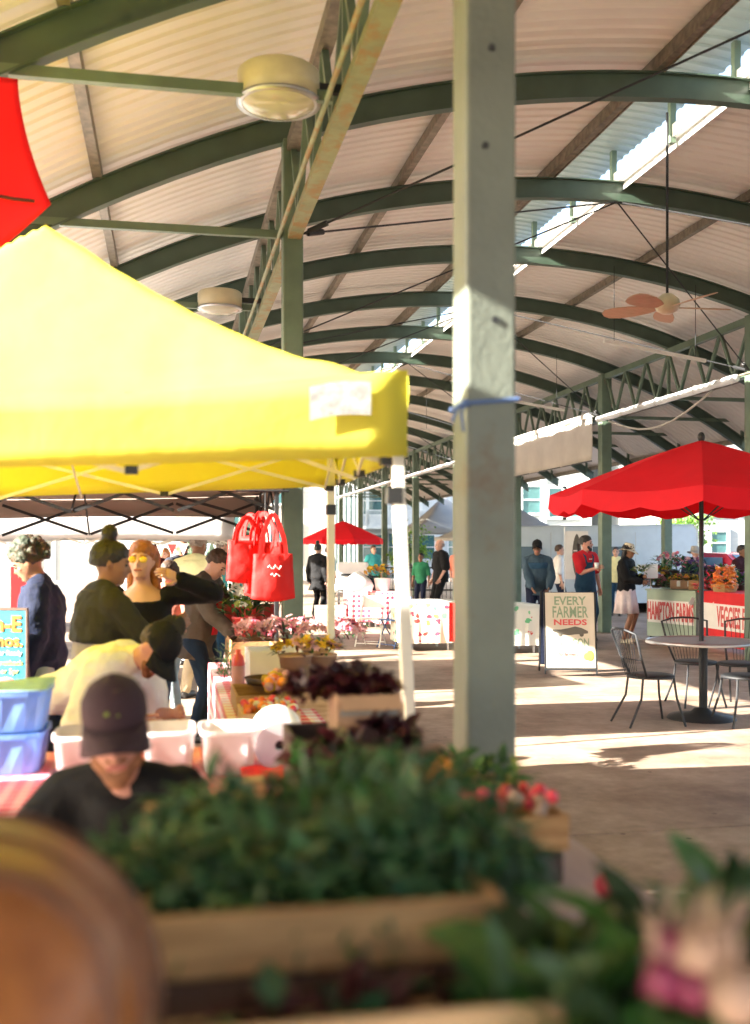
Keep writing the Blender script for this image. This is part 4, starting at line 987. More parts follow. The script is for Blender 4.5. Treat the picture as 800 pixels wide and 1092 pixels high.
# lettuce cartons
crate('wooden_crate', 'dark upright crate carrying the upper carton of red lettuce', .32, .66, 2.72, 3.0, .884, 1.1, 'darkwood', slats=3)
def carton(label, x0, x1, y0, y1, z0, z1, lab=True):
    t = thing('cardboard_box', label, 'box', ((x0 + x1) / 2, (y0 + y1) / 2, z0)); hx, hy, h = (x1 - x0) / 2, (y1 - y0) / 2, z1 - z0
    b = MB().bb(-hx, hx, -hy, hy, 0, .004); e = .004
    b.bb(-hx, hx, -hy, -hy + e, .005, h).bb(-hx, hx, hy - e, hy, .005, h).bb(-hx, -hx + e, -hy + e, hy - e, .005, h).bb(hx - e, hx, -hy + e, hy - e, .005, h)
    b.build('body', 'card', t)
    if lab: MB().bb(-hx * .9, hx * .9, -hy - .002, -hy - .0005, h * .55, h * .78).build('paper_label', 'greycloth', t)
    MB().bar((0, -hy - .002, h), (0, -hy - .055, h - .03), hx * 1.9, .004).build('flap', 'card', t)
    return t
carton('brown cardboard box under the upper heap of red lettuce', .43, .6, 2.7, 2.86, 1.102, 1.215)
carton('brown cardboard box beside the lower heap of red lettuce', .555, .68, 2.42, 2.6, .884, 1.1, False)
crate('wooden_crate', 'green stained crate under the lower red lettuce', .3, .54, 2.36, 2.66, .884, 1.05, 'darkwood', slats=2)
for x, y, z, rx, s, lab in ((.41, 2.86, 1.2, .085, 41, 'dark red lettuce at the left of the upper carton'), (.52, 2.84, 1.2, .08, 42, 'dark red lettuce at the right of the upper carton'), (.38, 2.5, 1.07, .09, 43, 'dark red lettuce at the left of the lower tier'), (.54, 2.66, 1.09, .075, 44, 'dark red lettuce above the lower brown box'), (.46, 2.58, 1.06, .07, 45, 'dark red lettuce in the middle of the lower tier')):
    pile('red_lettuce', lab, 'lettuce', (x, y, z), (rx, .08, .07), 130, .055, .045, ['leafred', 'leafred', 'leafmid'] if s in (43,) else ['leafred', 'leafred', 'leafred'], droop=.8, up=.5, seed=s, group='heads of red lettuce on the cartons')
pile('herb_bunch', 'dark green herbs between the lettuce cartons and the tray', 'greens', (.45, 2.2, .93), (.15, .13, .1), 170, .07, .028, ['leafdark', 'leafmid'], seed=32)
pile('herb_bunch', 'greens in front of the grey column left of the peppers', 'greens', (.5, 1.95, .9), (.14, .12, .07), 170, .07, .026, ['leafdark', 'leafmid', 'leafyel'], seed=33)
# ---------------------------------------------------------------- PINK TABLE
table('folding_table', 'long table under the pink cloth behind the seated man', -1.75, .56, 3.42, 4.5, .755, 'white', 'steel', leg=.03)
cloth_over('hot pink and white gingham cloth on the long table', -1.75, .56, 3.42, 4.5, .756, .55, 'pinkcloth', seed=3)
for i, (x0, x1, lab) in enumerate(((-.9, -.45, 'upper'), (-.9, -.46, 'lower'))):
    z0 = .764 + (.157 if i == 0 else 0)
    t = thing('blue_bin', ('upper blue ribbed plastic bin stacked at the left edge', 'lower blue ribbed plastic bin resting on the pink cloth')[i], 'bin', ((x0 + x1) / 2, 4.22, z0), group='stacked blue bins')
    hx = (x1 - x0) / 2; b = MB(); n = 24
    prof = [(.0, 0), (.93, 0), (1.0, .13), (1.04, .132), (1.04, .15), (.985, .15), (.92, .01), (0, .008)]
    vs = []; cnt = 40
    for r, z in prof:
        for k in range(cnt):
            a = 2 * PI * k / cnt; c_, s_ = math.cos(a), math.sin(a); q = (abs(c_) ** 6 + abs(s_) ** 6) ** (-1 / 6); rib = 1 + .018 * math.cos(a * 20) * (z > .0) * (z < .131); vs.append(V((hx * r * q * c_ * rib, .17 * r * q * s_ * rib, z)))
    b.add(vs, [(i_ * cnt + k, i_ * cnt + (k + 1) % cnt, (i_ + 1) * cnt + (k + 1) % cnt, (i_ + 1) * cnt + k) for i_ in range(len(prof) - 1) for k in range(cnt)]); b.build('tub', 'bluebin', t, smooth=False)
    if i == 0: MB().sheet(lambda u, v: V((hx * (2 * u - 1) * 1.03, .175 * (2 * v - 1), .154 + .012 * math.sin(u * 5) * math.sin(v * 4))), 8, 8).build('liner', 'lightblue', t, smooth=True, thick=.003)
def tub(label, x0, x1, y, h=.15):
    t = thing('white_tub', label, 'tub', ((x0 + x1) / 2, y, .763), group='milky tubs on the pink cloth'); hx = (x1 - x0) / 2; cnt = 32; prof = [(0, 0), (.86, 0), (.96, h - .02), (1.03, h - .018), (1.03, h), (.93, h), (.83, .01), (0, .01)]; vs = []
    for r, z in prof:
        for k in range(cnt):
            a = 2 * PI * k / cnt; c_, s_ = math.cos(a), math.sin(a); q = (abs(c_) ** 5 + abs(s_) ** 5) ** (-1 / 5); vs.append(V((hx * r * q * c_, .14 * r * q * s_, z)))
    MB().add(vs, [(i_ * cnt + k, i_ * cnt + (k + 1) % cnt, (i_ + 1) * cnt + (k + 1) % cnt, (i_ + 1) * cnt + k) for i_ in range(len(prof) - 1) for k in range(cnt)]).build('tub', 'clearbin', t, smooth=True)
tub('milky plastic tub beside the blue bins', -.42, -.2, 4.1); tub('milky plastic tub just right of the maroon cap', -.1, .1, 4.08, .16); tub('milky plastic tub next to the big white roll', .115, .33, 4.05, .16)
p = W(297, 757, 4.1); t = thing('plastic_roll', 'fat white roll standing on the pink cloth showing its core hole', 'roll', (p.x, p.y, .764 + .1))
MB().lathe([(.022, -.08), (.1, -.08), (.1, .08), (.022, .08), (.022, -.08)], n=36, rot=Matrix.Rotation(PI / 2, 3, 'X') @ Matrix.Rotation(.25, 3, 'X')).build('roll', 'paperroll', t)
MB().lathe([(.0, -.06), (.021, -.06), (.021, .06), (.0, .06)], n=16, rot=Matrix.Rotation(PI / 2, 3, 'X') @ Matrix.Rotation(.25, 3, 'X')).build('core', 'black', t)
o = MB().sheet(lambda u, v: V((.28 * u - .14, .2 * v - .1, .015 * math.sin(u * 9) * math.sin(v * 7) + .02)), 14, 10).build('red_cloth', 'redbag', None, smooth=True, thick=.01, loc=(.4, 3.8, .766)); tag(o, 'crumpled red cloth lying in front of the white roll', 'cloth')
o = MB().bb(-.07, .07, -.05, .05, 0, .06).build('wooden_box', 'crate2', None, bevel=.006, loc=(.25, 3.56, .764)); tag(o, 'small yellow wood box on the pink cloth by the greens', 'box')
# ---------------------------------------------------------------- PRODUCE TABLE running away along the left columns
table('folding_table', 'long produce table running away towards the second column', .3, .74, 4.8, 7.85, .75, 'white', 'steel', leg=.03)
cloth_over('red and white gingham cloth on the long produce table', .3, .74, 4.8, 7.85, .752, .6, 'gingham', seed=5)
for i, (px, z, lab) in enumerate(((250, 8.75, 'leafy plant with white flowers nearest the shopping woman'), (270, 8.5, 'leafy plant with white flowers under the red bags'), (287, 8.85, 'leafy plant with white flowers next to the green post'), (260, 8.3, 'white flowered plant in front of the others'))):
    p = W(px, 640, z); flowers('potted_plant', lab, (p.x, p.y, 1.12 if i < 3 else 1.05), (.16, .14, .2), 16, .05, ['whitepetal', 'whitepetal', 'leafyel'], ['leafdark', 'leafmid'], 70, .1, (.09, .21 if i < 3 else .14, 'terracotta'), seed=51 + i, cat='plant', group='white flowering plants on the produce table')
for i, (px, py, z, lab) in enumerate(((275, 685, 6.6, 'pale pink flowers at the left of the white planter'), (305, 684, 6.7, 'pale pink flowers at the right of the white planter'), (335, 684, 6.9, 'pale pink flowers beyond the white planter by the leaning leg'), (366, 683, 7.2, 'dusky pink flowers farthest right of the planter'))):
    p = W(px, py, z); flowers('pink_flowers', lab, (p.x, p.y, p.z), (.15, .15, .15), 26, .045, ['pinkpetal', 'pinkpetal', 'rosepetal'], ['leafred', 'leafdark'], 50, .07, None if i else None, seed=61 + i, group='pale pink flowers on the produce table')
crate('wooden_crate', 'tall crate stack carrying the white flowering plants', .46, .86, 7.9, 8.8, 0, .9, 'crate2', slats=5)
t = crate('white_planter', 'white planter box holding the pink flowers', W(262, 0, 6.5).x, W(318, 0, 6.5).x, 6.2, 6.6, .765, .99, 'white', cat='planter', slats=1)
crate('wooden_crate', 'tall crate behind the planter lifting the rear pink flowers', .66, 1.02, 6.65, 7.02, 0, .98, 'crate2', slats=5)
for i, (px, z, s) in enumerate(((315, 5.75, 0), (342, 5.9, 1))):
    p = W(px, 692, z); flowers('yellow_flowers', ('yellow flowers nearest the pink planter', 'yellow flowers directly above the dark red lettuce')[i], (p.x, p.y, p.z - .04), (.12, .1, .1), 20, .035, ['yellowpetal', 'yellowpetal', 'pinkpetal'], ['leafmid', 'leafred'], 40, .06, (.09, .16, 'card'), seed=71 + i)
crate('wooden_crate', 'crate that carries the two pots of yellow flowers', .6, 1.02, 5.5, 5.9, .0, .84, 'crate', slats=4)
p = W(254, 700, 6.0); t = thing('ceramic_bottle', 'red and pale pink bottle at the corner of the produce table', 'bottle', (p.x, p.y, .767)); t.scale = (.75, .75, .75)
MB().lathe([(0, 0), (.045, 0), (.05, .02), (.05, .24), (.04, .29), (.02, .31), (.02, .34), (0, .34)], n=20).build('body', 'terracotta', t, smooth=True); MB().lathe([(.0505, .08), (.0512, .1), (.0512, .2), (.0505, .22)], n=20).build('band', 'pinkpetal', t, smooth=True)
p = W(283, 722, 5.7); t = thing('pan', 'shallow dark pan on the produce table', 'pan', (p.x, p.y, .87)); MB().lathe([(0, 0), (.09, 0), (.11, .035), (.115, .035), (.095, -.005), (0, -.005)], n=28).build('bowl', 'darkwood', t, smooth=True); MB().bar((.1, 0, .03), (.2, .02, .04), .02, .01).build('handle', 'darkwood', t)
crate('wooden_crate', 'low crate of yellow fruit at the near end of the produce table', .33, .62, 5.25, 5.75, .768, .865, 'crate2', slats=1)
crate('wooden_crate', 'low crate with red punnets at the near end of the produce table', .33, .6, 4.84, 5.18, .768, .84, 'crate', slats=1)
b = MB(); rr = random.Random(12)
for i in range(60): b.mi = rr.choice((0, 0, 1, 2)); b.ball((.35 + .24 * rr.random(), 4.88 + .27 * rr.random(), .845 + .02 * rr.random()), .02, 7, 4)
o = b.build('fruit', ['radish', 'orangeveg', 'whitepetal'], None, smooth=True); tag(o, 'small red and orange fruit filling the near crate on the produce table', 'fruit', kind='stuff')
b = MB()
for i in range(50): b.mi = rr.choice((0, 1, 2)); b.ball((.5 + .12 * rr.random(), 5.3 + .4 * rr.random(), .88 + .05 * rr.random()), .026, 7, 4)
o = b.build('squash', ['yellowpetal', 'orangeveg', 'pinkpetal'], None, smooth=True); tag(o, 'heap of small yellow and orange squash beside the white roll', 'squash', kind='stuff')
pile('herb_bunch', 'feathery grey green herbs beside the red bottle', 'greens', (.37, 6.6, .8), (.07, .14, .2), 120, .07, .012, ['leafblue', 'leafmid'], seed=34, up=1)
# ---------------------------------------------------------------- RED BAGS
def bag(label, c, rz, w=.3, h=.33, handle=.27, seed=1):
    t = thing('tote_bag', label, 'bag', c, rz, group='red tote bags hanging from the tent'); rr = random.Random(seed)
    def P(s):
        def f(u, v):
            x = w * (u - .5) * (1 - .12 * (1 - v)) ; z = -handle - h * v; y = s * (.055 * math.sin(PI * u) * (.25 + .75 * math.sin(PI * min(1, v * 1.02) * .85)) + .012 * mnoise.noise(V((u * 6, v * 5, seed + s))) + .004)
            return V((x, y, z - .02 * math.sin(PI * u) * v))
        return f
    MB().sheet(P(1), 14, 12).sheet(P(-1), 14, 12).build('body', 'redbag', t, smooth=True, thick=.004)
    for s in (-1, 1):
        b = MB()
        pts = [V((-.09, s * .02, -handle - .03)), V((-.075, s * .018, -handle * .6)), V((-.03, s * .012, -handle * .12)), V((0, s * .008, .0)), V((.03, s * .012, -handle * .12)), V((.075, s * .018, -handle * .6)), V((.09, s * .02, -handle - .03))]
        for a, c_ in zip(pts[:-1], pts[1:]): b.bar(a, c_, .026, .003, (0, 1, 0))
        b.build('handle', 'redbag', t)
    return t
hp = W(283, 548, 7.1)
bag('rightmost red tote bag with a white script print facing out', (hp.x + .05, hp.y - .02, hp.z), .1, .3, .3, .27, 1)
bag('middle red tote bag hanging beneath the tent corner', (hp.x, hp.y + .06, hp.z + .01), -.5, .3, .36, .2, 2)
bag('leftmost red tote bag flaring out to the left', (hp.x - .12, hp.y + .03, hp.z - .02), .35, .3, .27, .16, 3)
bag('red tote bag squeezed between the other bags with its side turned', (hp.x - .03, hp.y + .1, hp.z + .01), .9, .3, .32, .22, 4)
bag('crumpled red tote bag at the back of the hanging cluster', (hp.x - .09, hp.y + .12, hp.z), -.9, .32, .3, .15, 5)
bg = [o for o in bpy.data.objects if o.name.startswith('tote_bag')][0]
b = MB(); b.path([(-.05 + .013 * k, -.072, -.36 + .014 * math.sin(k * 1.9)) for k in range(8)], .004, 5); b.path([(-.03 + .012 * k, -.075, -.41 + .01 * math.sin(k * 2.3)) for k in range(6)], .004, 5); b.build('printed_script', 'signwhite', bg)
o = MB().tube((hp.x - .2, hp.y, 1.99), (hp.x + .16, hp.y, 1.99), .008).tube((hp.x, hp.y, 1.99), (hp.x, hp.y, hp.z - .01), .004).build('hanging_rail', 'blackmetal', None); tag(o, 'thin black rail the red bags hang from', 'rail')
# ---------------------------------------------------------------- POSTER BOARD at the left
p = W(4, 690, 6.3); t = thing('poster_board', 'blue poster board with flaming orange letters behind the blue bins', 'sign', (p.x, p.y, 0), -TH - .1)
MB().bar((-.2, 0, .78), (.155, .0, .78), .015, .015).build('ledge', 'blackmetal', t)
MB().bb(-.36, .14, -.008, .008, .795, 1.23).build('board', 'poster', t)
b = MB().bb(-.37, .15, -.012, .012, 1.23, 1.245).bb(.14, .152, -.012, .012, .79, 1.23); b.build('frame', 'darkwood', t)
for x in (-.2, .1): MB().tube((x, .05, 1.2), (x * 1.3, .2, .0), .012).build('leg', 'blackmetal', t)
MB().tube((0, -.02, .78), (0, -.22, 0), .012).build('leg', 'blackmetal', t)
text('n-E', .13, 'flame', t, (.115, -.012, 1.145), align='RIGHT', bold=.004); text('amos.', .1, 'flame', t, (.125, -.012, 1.045), align='RIGHT', bold=.003)
text('er Ready', .04, 'signwhite', t, (.12, -.012, .975), align='RIGHT'); text('nutback', .045, 'posteryel', t, (.125, -.012, .915), align='RIGHT'); text('er Spr', .045, 'posteryel', t, (.1, -.012, .865), align='RIGHT')
MB().ball((.02, -.01, .81), (.05, .004, .02)).build('printed_motif', 'rosepetal', t)
o = MB().bb(-.09, .09, -.006, .006, 0, .35).build('red_sign', 'counterred', None, loc=(*G(27, 6.9), 1.13)); tag(o, 'small red sign behind the curly haired woman', 'sign')
# pennants
pz = thing('pennant_string', 'string of small coloured pennants across the back of the white tent', 'bunting', (*G(190, 13.9), 1.66), -TH)
b = MB(); pts = [(-.75 + .15 * k, 0, .02 * ((k - 5) / 5) ** 2) for k in range(11)]; b.path(pts, .003, 5); b.build('string', 'canvas', pz)
for k in range(10):
    x = -.68 + .15 * k; MB().add([(x - .06, 0, 0), (x + .06, 0, 0), (x, 0, -.15), (x - .06, .003, 0), (x + .06, .003, 0), (x, .003, -.15)], [(0, 1, 2), (5, 4, 3), (0, 3, 4, 1), (1, 4, 5, 2), (2, 5, 3, 0)]).build('pennant', ['white', 'rosepetal', 'lightblue', 'whitepetal', 'redbag'][k % 5], pz)
# ================================================================== PEOPLE PLACED
def up(m, **k): d = dict(m=m); d.update(k); return d
# seated man with cap
person('seated bearded man in a maroon cap and black shirt bending over the greens', 146, 2.98, 176, 1.72, lean=30, pel=.57, hands=[(-.17, .5, .86), (.2, .52, .86)], feet=[(-.22, .38), (.2, .36)], head=(-8, -16), skin='skin3',
       top=[up('black_cloth', sleeve=.45, inf=.02, name='shirt')], legs=('denim', 1), shoes='black', hair=('short', 'hairbrown'), hat=('cap', 'capmaroon', 'leafyel'), beard='beard', vox=.011, palms=[V((0, 0, -1)), V((0, 0, -1))], width=.88)
t = thing('stool', 'plain stool under the seated man in the maroon cap', 'stool', (*G(146, 3.0), 0)); MB().lathe([(0, .45), (.16, .45), (.165, .435), (.16, .415), (0, .415)], n=24).build('seat', 'darkwood', t)
for k in range(4): a = PI / 4 + k * PI / 2; MB().tube((.1 * math.cos(a), .1 * math.sin(a), .415), (.17 * math.cos(a), .17 * math.sin(a), 0), .013).build('leg', 'darkwood', t)
# white shirt bending man
def apron(k):
    T = k['T']; s = k['s']; b = MB(); b.loft([k['ring'](zz, rx, ry, .012, .022) for zz, rx, ry in ((-.1, .13, .1), (.1, .12, .1), (.3, .12, .1), (.4, .1, .09))], 14); voxel(b, 'apron', 'maroon_cloth', k['t'], .014, 2, .006)
person('man in a white shirt and black cap bending low over the table', 64, 5.15, 116, 1.7, lean=64, pel=.86, hands=[(-.1, .62, .82), (.22, .6, .82)], feet=[(-.12, .0), (.14, -.05)], head=(8, -5), skin='skin3', top=[up('white_shirt', sleeve=.55, inf=.03, wr=.018)], legs=('navy_cloth', 1), hair=('short', 'hairbrown'), hat=('cap', 'black_cloth'), beard='beard', extra=apron, width=1.05)
# woman with bun, colour-block jacket, seen from behind
def yoke(k): pass
person('woman with a high dark bun in a black and grey colour block jacket', 100, 5.55, 55, 1.66, lean=6, hands=[(-.24, .2, .88), (.16, .42, 1.25)], head=(20, 4), skin='skin2', top=[up('grey_cloth', hem=-.14, sleeve=0, inf=.024, name='jacket'), up('olive_cloth', hem=.22, sleeve=1, inf=.034, name='jacket_yoke', wr=.012)], legs=('black_cloth', 1), hair=('bun', 'hairblack'), width=1.1)
person('auburn haired woman in yellow sunglasses and a black v neck top', 152, 6.25, 182, 1.66, hands=[(-.27, .14, 1.5), (.22, .1, .95)], head=(0, -4), skin='skin1', top=[up('black_cloth', hem=-.1, sleeve=1, inf=.02, neck=.44)], legs=('denim', 1), hair=('long', 'hairauburn'), glasses='lens')
person('woman with green tinted curls in a navy hoodie looking down', 47, 6.75, 258, 1.66, lean=3, hands=[(-.2, .12, .82), (.2, .1, .82)], head=(5, 24), skin='skin2', top=[up('navy_cloth', hem=-.16, sleeve=1, inf=.045, wr=.014)], legs=('paledenim', 1), hair=('curly', 'hairgreen'), width=1.1)
def redtee(k):
    T = k['T']; b = MB(); b.sheet(lambda u, v: T(-.045 + .09 * u, .148 + .01 * math.sin(v * 3), .45 - .42 * v), 4, 10); b.build('red_shirt_front', 'red_shirt', k['t'], smooth=True, thick=.012)
person('woman in a taupe jacket over a red shirt choosing flowers at the produce table', 212, 8.75, 108, 1.64, lean=9, hands=[(-.12, .42, 1.05), (.14, .4, .98)], head=(0, 30), skin='skin1', top=[up('taupe_cloth', hem=-.2, sleeve=1, inf=.035, flare=.03, wr=.012, name='jacket')], legs=('denim_dark', 1), hair=('short', 'hairbrown'), extra=redtee, width=1.05)
person('grey haired man in a pale yellow shirt and khaki trousers facing away', 207, 11.2, 20, 1.78, lean=4, head=(10, 12), skin='skin2', top=[up('lemon_shirt', hem=-.18, sleeve=.9, inf=.05)], legs=('khaki', 1), hair=('short', 'hairgrey'), width=1.12)
person('person with grey curls in a turquoise shirt behind the taupe jacket woman', 238, 12.6, 150, 1.72, head=(0, 8), skin='skin1', top=[up('teal_shirt', hem=-.12, sleeve=.5, inf=.04)], legs=('denim', 1), hair=('short_curly', 'hairgrey'), width=1.1)
person('balding man in a charcoal t shirt and dark glasses at the far stall', 190, 14.6, 120, 1.76, lean=3, hands=[(-.1, .35, 1.05), (.2, .3, 1.0)], skin='skin2', top=[up('charcoal_shirt', hem=-.12, sleeve=.5, inf=.035)], legs=('black_cloth', 1), hair=('fringe_bald', 'hairblack'), beard='hairblack', glasses='black', width=1.1)
person('person in a salmon top partly hidden behind the auburn haired woman', 181, 9.9, 200, 1.5, skin='skin1', top=[up('salmon_cloth', hem=-.16, sleeve=.5, inf=.04, flare=.03)], legs=('paledenim', 1), hair=('long', 'hairbrown'))
person('shopper in a dark red top far back under the left tents', 168, 17.5, 180, 1.7, skin='skin3', top=[up('maroon_cloth', sleeve=.5)], legs=('navy_cloth', 1), hair=('short', 'hairbrown'), vox=.02)
person('shopper with a pink top far back beside the charcoal t shirt man', 176, 20.5, 190, 1.62, skin='skin1', top=[up('salmon_cloth', sleeve=.4)], legs=('paledenim', 1), hair=('long', 'hairauburn'), vox=.02)
# beyond, along the open hall
person('woman with a bun in a long black coat just right of the green post', 339, 24.5, 30, 1.72, skin='skin1', top=[up('black_cloth', hem=-.3, sleeve=1, inf=.045, flare=.05)], legs=('black_cloth', 1), hair=('bun', 'hairblack'), vox=.018)
person('woman in a light blue top far back by the small red umbrella', 350, 28, 40, 1.66, skin='skin1', top=[up('lightblue', sleeve=.5, inf=.03)], legs=('navy_cloth', 1), hair=('bun', 'hairblack'), vox=.02)
person('bald man in a black t shirt beyond the printed tablecloth', 470, 23.6, 250, 1.82, hands=[(-.24, .12, .9), (.25, .1, .85)], skin='skin1', top=[up('black_cloth', hem=-.12, sleeve=.45, inf=.045)], legs=('black_cloth', 1), hair=('fringe_bald', 'hairgrey'), width=1.18, vox=.016)
person('shopper with a green shirt behind the bald man in black', 449, 26.5, 200, 1.5, skin='skin2', top=[up('green_cloth', sleeve=.5)], legs=('navy_cloth', 1), hair=('short', 'hairblack'), vox=.02)
def stripe(k):
    b = MB(); b.loft([k['ring'](zz, rx, ry, 0, .038) for zz, rx, ry in ((.3, .155, .11), (.36, .165, .112), (.42, .168, .106))], 18); voxel(b, 'blue_chest_band', 'denim', k['t'], .014, 1, .004)
person('man in a black cap and dark jacket with a blue band behind the farm sign', 573, 17.9, 190, 1.76, hands=[(-.2, .22, .95), (.08, .3, .92)], head=(0, 5), skin='skin2', top=[up('steelblue', hem=-.14, sleeve=1, inf=.03)], legs=('navy_cloth', 1), hair=('short', 'hairblack'), hat=('cap', 'black_cloth'), extra=stripe, width=1.08)
def overalls(k):
    T = k['T']; t = k['t']; b = MB(); b.loft([k['ring'](zz, rx, ry, .012, .026) for zz, rx, ry in ((-.1, .135, .105), (0, .165, .118), (.1, .15, .11), (.2, .145, .108), (.3, .1, .108), (.36, .09, .108))], 18)
    for sd in (-1, 1): b.path([T(sd * .06, .13, .33), T(sd * .08, .12, .45), T(sd * .09, .0, .535), T(sd * .07, -.11, .4), T(sd * .05, -.12, .2)], .017)
    voxel(b, 'overall_bib', 'denim', t, .012, 2, .004)
    a = k['arms'][1][2]; b = MB().lathe([(0, 0), (.03, 0), (.04, .1), (0, .1)], a + V((.01, .05, .0)), 16).build('drink_cup', 'white', t, smooth=True)
    for i in range(2): pass
    MB().path([T(-.03 + .01 * j, .152, .41 + .006 * math.sin(j * 2.2)) for j in range(7)], .005, 5).build('shirt_print', 'signwhite', t)
person('ponytailed man in a red t shirt and blue overalls holding a white cup', 624, 18.2, 155, 1.84, hands=[(-.26, .05, .86), (.02, .3, 1.2)], head=(-35, 2), skin='skin3', top=[up('red_shirt', hem=0, sleeve=.42, inf=.022)], legs=('denim', 1), hair=('ponytail', 'hairblack'), beard='hairblack', extra=overalls, vox=.012)
def bouquet(k):
    a = k['arms'][1][2]; t = k['t']
person('woman in a wide straw hat dark cardigan and white skirt holding flowers', 668, 17.8, 128, 1.7, hands=[(-.06, .28, 1.15), (.1, .32, 1.08)], head=(-10, 12), skin='skin2', top=[up('skirt_white', hem=.0, sleeve=0, inf=.02), up('black_cloth', hem=-.2, sleeve=.95, inf=.035, neck=.46, name='cardigan')], skirt=('skirt_white', .42, .07), hair=('long', 'hairblack'), hat=('brimhat', 'straw'), shoes='straw', vox=.012)
pp = W(684, 606, 17.5); pl = flowers('bouquet', 'small green and white bouquet held by the woman in the straw hat', (pp.x, pp.y, pp.z - .08), (.12, .1, .14), 8, .04, ['whitepetal'], ['leafmid', 'leafyel', 'leafdark'], 60, .12, seed=81)
person('person in a pale sun hat and dark blue top behind the red counter', 741, 20.5, 170, 1.66, skin='skin1', top=[up('navy_cloth', sleeve=1, inf=.04)], legs=('navy_cloth', 1), hair=('short', 'hairbrown'), hat=('brimhat', 'brim_grey'), vox=.016)
person('person in a maroon coat at the right edge behind the counter', 791, 19.5, 140, 1.68, skin='skin2', top=[up('maroon_cloth', sleeve=1, inf=.05)], legs=('black_cloth', 1), hair=('short', 'hairblack'), vox=.016, width=1.1)
for px_, z_, tp, lg_, hr_, fc, H_, lb in ((596, 23.5, 'white_shirt', 'navy_cloth', 'hairbrown', 90, 1.7, 'shopper in a white shirt walking right behind the black capped man'), (657, 25, 'lemon_shirt', 'denim', 'hairblack', 200, 1.65, 'shopper in a lemon shirt beyond the green column'), (489, 28, 'salmon_cloth', 'khaki', 'hairgrey', 30, 1.7, 'shopper in a salmon shirt just left of the big column in the distance'), (398, 30, 'teal_shirt', 'navy_cloth', 'hairbrown', 150, 1.7, 'shopper in a turquoise shirt far back beyond the small red umbrella'), (142, 15.5, 'white_shirt', 'denim', 'hairblack', 170, 1.66, 'shopper in a white shirt under the pennants'), (118, 19, 'lightblue', 'khaki', 'hairgrey', 210, 1.72, 'shopper in a light blue shirt far back at the left')):
    person(lb, px_, z_, fc, H_, skin='skin1', top=[up(tp, sleeve=.5, inf=.03)], legs=(lg_, 1), hair=('short', hr_), vox=.02)
# ================================================================== A-FRAME SIGN
x, y = G(606, 13.35); t = thing('sandwich_board', 'cream sandwich board sign reading every farmer needs a wagon', 'sign', (x, y, 0), -TH - .03)
tl = math.radians(9); RX = Matrix.Rotation(tl, 3, 'X')
brd = MB().box((0, 0, 0), (.62, .02, .95)).build('front_board', 'signcream', t, bevel=.008); brd.location = (0, -.16, .575); brd.rotation_euler.x = -tl
b2 = MB().box((0, 0, 0), (.62, .02, .95)).build('back_board', 'navy_cloth', t, bevel=.008); b2.location = (-.02, .14, .575); b2.rotation_euler.x = tl
for sx in (-1, 1): MB().bb(sx * .318 - .01, sx * .318 + .01, -.012, .012, -.55, .485).build('frame_rail', 'blackmetal', brd)
MB().bb(-.31, .31, -.014, .014, -.5, -.475).build('bottom_rail', 'blackmetal', brd)
for sx in (-1, 1): MB().bb(sx * .318 - .01, sx * .318 + .01, -.012, .012, -.56, .485).build('frame_rail', 'blackmetal', b2)
def bt(s, size, m, z, sx, x=0, bold=.003): text(s, size, m, brd, (x, -.0125, z), (PI / 2, 0, 0), .0015, 'CENTER', sx, bold=bold)
bt('EVERY', .15, 'signink', .365, .95); bt('FARMER', .2, 'signink', .22, .62); bt('NEEDS', .1, 'signred', .095, 1.4); bt('& WAGON', .14, 'signink', -.16, .68); bt('to farmers', .07, 'signred', -.3, .8, -.03, .001)
b = MB(); b.loft([((x_, -.0145, -.015 + .012 * math.sin(x_ * 20)), (0, 0, h_), (0, .003, 0)) for x_, h_ in ((-.22, .012), (-.12, .03), (-.02, .045), (.06, .05), (.14, .038), (.22, .014))], 10); b.ball((-.13, -.014, -.055), (.028, .003, .028)); b.ball((.14, -.014, -.055), (.028, .003, .028)); b.build('wagon_drawing', 'signdark', brd)
b = MB(); b.ball((.24, -.014, -.32), (.05, .003, .07)); b.ball((.2, -.0145, -.33), (.045, .003, .05)); b.build('orange_flower_drawing', 'orangepetal', brd)
# ================================================================== BISTRO SET
t = thing('bistro_table', 'round metal mesh bistro table with a single black pedestal', 'table', (TX, TY, 0))
b = MB(); b.lathe([(.5, .74), (.512, .735), (.512, .71), (.49, .71), (.49, .735), (.5, .74)], n=48); b.build('table_rim', 'steel', t, smooth=True)
b = MB().lathe([(.05, .733), (.49, .733), (.49, .729), (.05, .729)], n=48); b.build('tabletop', 'tablegrey', t)
lat = MB()
for k in range(0):
    a = 2 * PI * k / 28
    for d in (-.14, .14): lat.tube((.5 * math.cos(a), .5 * math.sin(a), .71), (.47 * math.cos(a + d), .47 * math.sin(a + d), .6), .004, n=5)
MB().tube((.03, 0, .02), (.03, 0, .72), .03).build('pedestal', 'blackmetal', t)
MB().lathe([(0, .1), (.06, .1), (.1, .06), (.3, .025), (.32, 0)], n=32).build('base', 'blackmetal', t, smooth=True)
